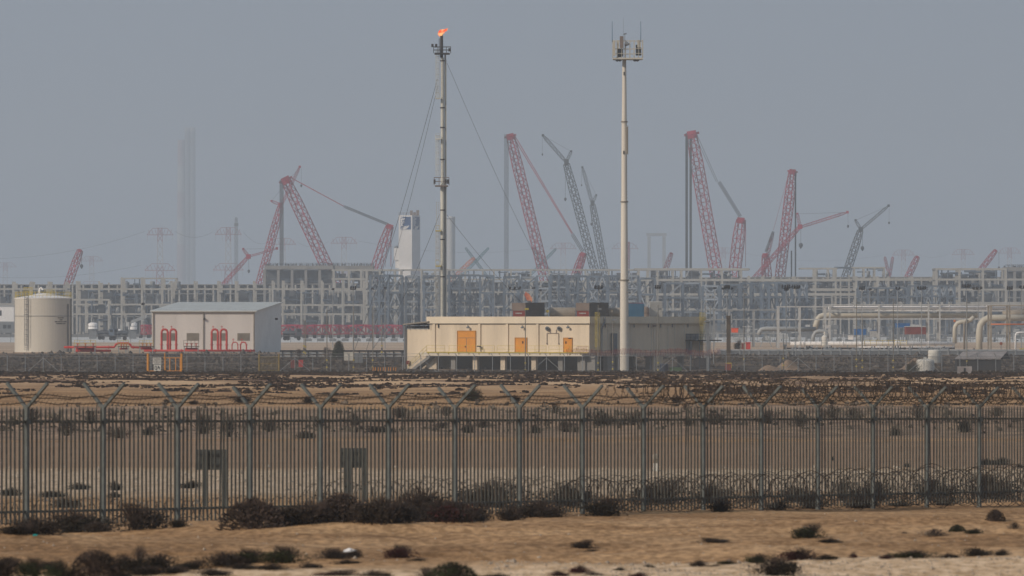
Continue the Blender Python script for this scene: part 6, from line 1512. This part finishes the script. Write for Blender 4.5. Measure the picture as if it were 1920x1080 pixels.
pipe_run('process_pipe', 'smaller white goose-neck pipe behind the grey hut', [Q(1790,644,1210), Q(1790,620,1210), Q(1791,612,1210), Q(1795,606,1210), Q(1802,603.5,1210), Q(1812,603,1210), Q(1820,600,1210), Q(1826,594,1210)], .40, 'pipe', n=16)
pipe_run('process_pipe', 'biggest white elbow pipe dropping behind the grey hut', [Q(1836,668,1170), Q(1836,622,1170), Q(1838,610,1170), Q(1844,601,1170), Q(1853,596.5,1170), Q(1866,596,1170), Q(1935,596,1170)], .60, 'pipe', n=18)
pipe_run('process_pipe', 'large pinkish pipe beyond the near frame at the right edge', [Q(1880,590,1200), Q(1935,586,1200)], .75, 'tan', n=16)
pipe_run('process_pipe', 'white hoop pipe at the right edge beside a yellow sign', [Q(1904,680,1100), Q(1904,630,1100), Q(1906,625,1100), Q(1911,623.5,1100), Q(1935,623.5,1100)], .16, 'white')
pipe_run('process_pipe', 'rusty orange beam pipe across the near frame', [Q(1858,608,1148), Q(1935,608,1148)], .12, 'craneo')
pipe_run('process_pipe', 'small tan pipe standing beside the goose-neck', [Q(1808,660,1205), Q(1808,606,1205), Q(1811,602,1205), Q(1816,601,1205)], .2, 'tan')
# low valve manifold with many stubs
rnd = random.Random(3)
for i_, (x0, x1, lb) in enumerate(((1470,1540,'left'),(1541,1620,'middle'),(1621,1700,'yellow-railed'),(1701,1790,'right'))):
    Y = 1200; t = thing('valve_manifold', 'cluttered valve manifold under the low white pipe, ' + lb + ' section', 'valve manifold', (PX((x0+x1)/2, Y), Y, gz(0, Y)), 'valve manifolds')
    m, m2, m3 = MB(), MB(), MB()
    for k_ in range(26):
        px = rnd.uniform(x0, x1); a_ = rnd.uniform(648, 656); (m if k_ % 2 else m2).tube(P(px, 664, Y+rnd.uniform(-2,2)), P(px, a_, Y), rnd.uniform(.06,.16), 5)
        if rnd.random() < .5: m2.tube(P(px-1.5, a_, Y), P(px+1.5, a_, Y), .1, 5)
        if rnd.random() < .4: q = P(px, 660, Y-1); m3.lathe(q, [(.2,0),(.35,.2),(.35,.6),(.15,.8)], 8)
    for py in (653, 658): m.tube(P(x0, py, Y+1), P(x1, py, Y+1), .14, 6)
    m.build('stub_pipes', 'dark', t); m2.build('valves', 'lightgrey', t); m3.build('actuators', 'grey', t)
    m = MB()
    for px in np.linspace(x0, x1, 8): m.tube(P(px, 648, Y-2), P(px, 638, Y-2), .05, 4)
    for py in (638, 643): m.tube(P(x0, py, Y-2), P(x1, py, Y-2), .05, 4)
    m.build('railing', 'yellow' if i_ == 2 else 'midgrey', t)
x = PX(1546, 1225); z = PZ(650, 1225); t = thing('vertical_vessel', 'white upright vessel in front of the low white pipe', 'vessel', (x, 1225, z))
MB().lathe((x, 1225, z), [(.3,0),(.56,.25),(.56,1.9),(.3,2.15),(.1,2.2)], 18).build('shell', 'offwhite', t); MB().tube((x,1225,PZ(662,1225)), (x,1225,z+.1), .3, 8).build('skirt', 'midgrey', t); MB().tube((x,1225,z+2.2), (x,1225,z+2.9), .12, 6).build('nozzle', 'offwhite', t)
# dark low wall of conduits in front of the racks
for i_, (x0, x1) in enumerate(((1345,1480),(1480,1700),(1700,1935))):
    Y = 1090; t = thing('conduit_bank', ['long low bank of dark conduits below the left rack', 'long low bank of dark conduits below the manifolds', 'long low bank of dark conduits behind the grey hut'][i_], 'conduit bank', (PX((x0+x1)/2, Y), Y, gz(0,Y)), 'conduit banks')
    for j, (py, r_, mt_) in enumerate(((657.5,.22,'midgrey'),(661,.18,'grey'),(664.5,.2,'grey'))): MB().tube(P(x0, py, Y), P(x1, py, Y), r_, 8).build('conduit', mt_, t)
    for px in range(x0+6, x1, 18): MB().box(PX(px,Y)-.12, Y-.3, gz(0,Y)-.4, PX(px,Y)+.12, Y+.3, PZ(655.5,Y)).build('stanchion', 'midgrey', t)
t = thing('conduit_bank', 'low bank of pipes and cable trays between the shed and the cream building', 'conduit bank', (PX(650, 1060), 1060, gz(0,1060)), 'conduit banks')
for py, r_, mt_ in ((658,.15,'dark'),(662.5,.14,'midgrey'),(668,.13,'lightgrey')): MB().tube(P(525, py, 1060), P(770, py, 1060), r_, 8).build('conduit', mt_, t)
for px in range(530, 770, 16): MB().box(PX(px,1060)-.12, 1059.7, gz(0,1060)-.4, PX(px,1060)+.12, 1060.3, PZ(656.5,1060)).build('stanchion', 'dark', t)

# ================= vehicles, containers and small things in the yard =================
def yardbox(name, label, cat, x0, x1, y0, y1, Y, mtl, dep=4, roof=None, wheels=False, ribs=0, win=None):
    a, b = P(x0, y1, Y), P(x1, y0, Y); t = thing(name, label, cat, ((a.x+b.x)/2, Y, a.z)); m = MB()
    if ribs: ribbed(m, a.x, b.x, Y, Y+dep, a.z, b.z, ribs)
    else: m.box(a.x, Y, a.z, b.x, Y+dep, b.z)
    m.build('body', mtl, t)
    h = b.z-a.z; MB().box(a.x-.1, Y-.15, b.z+.003, b.x+.1, Y+dep+.1, b.z+h*.07+.05).build('roof', roof or mtl, t)
    if win:
        for q in win: MB().box(a.x+(b.x-a.x)*q-.5, Y-.06, a.z+h*.4, a.x+(b.x-a.x)*q+.5, Y-.003, a.z+h*.75).build('window', 'dark', t)
    if wheels:
        for q in (.15, .35, .8): MB().tube((a.x+(b.x-a.x)*q, Y-.1, a.z), (a.x+(b.x-a.x)*q, Y+.3, a.z), .5, 12).build('wheel', 'black', t)
    return t
yardbox('warehouse', 'plain white warehouse cut by the left edge behind the tank', 'building', -60, 26, 575, 603, 2100, 'white', 25, 'lightgrey', win=(.2,.45,.7))
yardbox('site_cabin', 'row of grey site cabins left of the tank under the warehouse', 'cabin', -60, 26, 604, 624, 1950, 'grey', 8, 'lightgrey', win=(.2,.4,.6,.8,.9))
for px, py, w_, h_, lb in ((174, 617, 17, 12, 'white round tank on the yard right of the storage tank'), (222, 628, 12, 11, 'smaller white tank near the grey trucks'), (249, 618, 16, 14, 'white round tank beside the tilted conveyor')):
    Y = 1850; x = PX(px, Y); z = PZ(py, Y); r_ = w_*Y/F/2; h = h_*Y/F; t = thing('yard_tank', lb, 'tank', (x, Y, z), 'white tanks on the yard')
    MB().lathe((x, Y, z), [(r_,0),(r_,h*.85),(r_*.6,h),(.1,h*1.03)], 24).build('shell', 'white', t)
    m = MB(); m.ring((x, Y, z+h*.45), r_+.02, .07, 24, 4); m.build('band', 'grey', t); MB().box(x-r_*.8, Y-.5, gz(0,Y)-.2, x+r_*.8, Y+.5, z-.003).build('stand', 'grey', t)
Y = 1800; t = thing('batching_plant', 'white batching plant box with a tilted grey conveyor left of the shed', 'machine', P(240, 618, Y)); MB().box(*P(232, 612, Y), PX(245,Y), Y+3, PZ(604,Y)).build('hopper', 'lightgrey', t)
m = MB(); m.obox(P(245, 607, Y), Vector(P(275, 596, Y))-Vector(P(245, 607, Y)), (0,1.5,0), (0,0,.9)); m.build('conveyor', 'midgrey', t)
for px in (234, 243, 262): MB().tube(P(px, 630, Y), P(px, 604, Y), .2, 5).build('leg', 'grey', t)
def truck(px, py, Y, label, L_=5.6, cabm='craneg', flip=1):
    x = PX(px, Y); z = gz(x, Y); t = thing('truck', label, 'truck', (x, Y, z), 'trucks on the yard')
    m = MB(); m.box(x-L_/2, Y-1.2, z+1.0, x+L_/2, Y+1.2, z+1.3); m.build('chassis', 'dark', t)
    a_, b_ = (x+L_*.22, x+L_/2) if flip > 0 else (x-L_/2, x-L_*.22); m = MB(); m.box(a_, Y-1.25, z+1.302, b_, Y+1.25, z+3.1); c_ = m.build('cab', cabm, t); MB().box(a_+.3, Y-1.3, z+2.2, b_-.3, Y-1.252, z+2.9).build('window', 'black', c_)
    m = MB(); a2, b2 = (x-L_/2, x+L_*.18) if flip > 0 else (x-L_*.18, x+L_/2); m.path([(a2, Y, z+1.9), ((a2+b2)/2, Y, z+2.1), (b2, Y, z+1.9)], .6, 10); m.build('load_body', 'craneg', t)
    for q in (-.38, -.22, .35): MB().tube((x+q*L_, Y-1.25, z+.55), (x+q*L_, Y-.8, z+.55), .55, 14).build('wheel', 'black', t)
truck(202, 630, 1750, 'dark mixer truck left of the smaller white tank'); truck(222, 632, 1700, 'dark truck parked right of the first mixer truck', 5, 'steel', -1); truck(548, 640, 1700, 'dark loader truck in the yard beside the white shed', 5, 'craneg')
yardbox('shipping_container', 'long dark red container in the yard under the pipe rack', 'container', 1698, 1740, 613, 627, 1500, 'rust', 4, 'lightgrey', ribs=20)
yardbox('shipping_container', 'bright blue covered load left of the dark red container', 'container', 1681, 1706, 607, 614, 1506, 'brightblue', 4, ribs=8)
yardbox('shipping_container', 'blue container left of the pale blue tank under the rack', 'container', 1603, 1624, 618, 628, 1500, 'brightblue', 4, ribs=8)
yardbox('shipping_container', 'pale blue tank frame right of the blue container', 'tank frame', 1632, 1648, 620, 632, 1500, 'lightgrey', 3, 'brightblue', ribs=6)
yardbox('tarp_bundle', 'bright orange-red tarpaulin bundle on the left pipe rack', 'tarpaulin', 1372, 1384, 616, 623.5, 1330, 'redorange', 3)
yardbox('pump_unit', 'red pump unit on the sand behind the conduits', 'pump', 1399, 1407, 643, 655, 1180, 'pred', 1.5); yardbox('pump_unit', 'smaller red T-shaped pump left of the red unit', 'pump', 1391, 1396, 645, 655, 1180, 'rust', 1)
yardbox('info_board', 'yellow safety sign under the hoop pipe at the right edge', 'sign', 1913, 1925, 655, 671, 1095, 'yellow', .1)
yardbox('storage_drum', 'small white drum on the low pipe level under the rack', 'drum', 1591, 1600, 630, 637, 1300, 'white', 1.2); yardbox('storage_drum', 'white cap box above the vertical vessel', 'box', 1544, 1555, 611, 616, 1290, 'white', 1.2)
for px, py, s_, lb in ((1790, 602, 5, 'orange ball marker left of the goose-neck pipe'), (1877, 644, 6, 'orange buoy-like ball inside the near frame'),):
    Y = 1215; p = P(px, py, Y); m = MB(); r_ = s_*Y/F/2; m.lathe((p.x, p.y, p.z-r_), [(r_*math.sin(i*math.pi/8)+.001, r_-r_*math.cos(i*math.pi/8)) for i in range(9)], 14); tt = thing('marker_ball', lb, 'marker', p); m.build('ball', 'craneo', tt); MB().tube((p.x,p.y,PZ(664,Y)), (p.x,p.y,p.z-r_), .06, 5).build('rod', 'grey', tt)
# bare steel thickets between plant rows (uncountable small structural clutter)
for nm, x0, x1, Y, seed, n_, h0, h1, mt_ in (('pipework_clutter', 1320, 1930, 1620, 5, 260, 606, 640, 'grey'), ('pipework_clutter', 1330, 1930, 1620, 6, 120, 612, 645, 'lightgrey')):
    rnd = random.Random(seed); m = MB()
    for _ in range(n_):
        px = rnd.uniform(x0, x1); y = Y + rnd.uniform(-40, 40); a_ = rnd.uniform(h0, h1)
        if rnd.random() < .5: m.tube(P(px, h1+6, y), P(px, a_, y), rnd.uniform(.06,.2), 4)
        else: m.tube(P(px, a_, y), P(px+rnd.uniform(4,22), a_, y), rnd.uniform(.06,.22), 4)
        if rnd.random() < .25: q = P(px, a_+5, y); m.box(q.x, y, q.z, q.x+rnd.uniform(.5,2), y+1, q.z+rnd.uniform(.5,1.5))
    tag(m.build(nm, mt_, None), 'dense far pipework and supports under the racks', 'pipework', kind='stuff')
# white kerb strip with parked low barriers on the yard
for i_ in range(9):
    px = 578 + i_*23; Y = 1640; x = PX(px, Y); z = gz(x, Y); t = thing('road_block', ['first','second','third','fourth','fifth','sixth','seventh','eighth','ninth'][i_] + ' dark low block on the pale yard below the red booms', 'block', (x, Y, z), 'dark low blocks on the yard')
    MB().box(x-.9, Y-.4, z-.1, x+.9, Y+.4, z+.55).build('body', 'grey', t); MB().box(x-.7, Y-.3, z+.553, x+.7, Y+.3, z+.8).build('top', 'midgrey', t)
# security fence beyond the sand
t = thing('yard_fence', 'thin dark post fence along the pale yard', 'fence', (0, 1570, gz(0,1570)))
for i_ in range(75): x = PX(20+i_*25, 1570); MB().tube((x,1570,gz(x,1570)-.2), (x,1570,gz(x,1570)+2.6), .07, 4).build('post', 'grey', t)
m = MB()
for z in (.8, 1.7, 2.5): m.tube((PX(20,1570),1570,gz(0,1570)+z), (PX(1870,1570),1570,gz(0,1570)+z), .03, 3)
m.build('rail', 'grey', t)
# concrete marker plinth at the right behind the fence top
x = PX(1809, 700); z = PZ(722, 700); t = thing('marker_plinth', 'grey square concrete marker with a dark slot behind the razor wire', 'marker', (x, 700, z))
MB().box(x-.78, 700, z-2.5, x+.78, 700.5, PZ(687, 700)).build('panel', 'hutroof', t); MB().box(x-.12, 699.95, z-1, x+.1, 699.997, PZ(690, 700)).build('slot', 'dark', t)
# ---------------- haze: the dusty air of the whole place ----------------
hz = MB(); hz.box(-9500, -450, -12, 9500, 14900, 400)
hm = bpy.data.materials.new('dusty_air'); hm.use_nodes = True; t_ = hm.node_tree
for n_ in list(t_.nodes):
    if n_.type == 'BSDF_PRINCIPLED': t_.nodes.remove(n_)
pv = t_.nodes.new('ShaderNodeVolumePrincipled'); pv.inputs['Color'].default_value = (.84, .92, 1.0, 1)
pv.inputs['Density'].default_value = HAZE; pv.inputs['Anisotropy'].default_value = 0.25
t_.links.new(pv.outputs[0], [n_ for n_ in t_.nodes if n_.type == 'OUTPUT_MATERIAL'][0].inputs['Volume'])
ho = hz.build('haze', hm); ho['kind'] = 'stuff'
for o_ in bpy.data.objects:
    if '_o' in o_: del o_['_o']
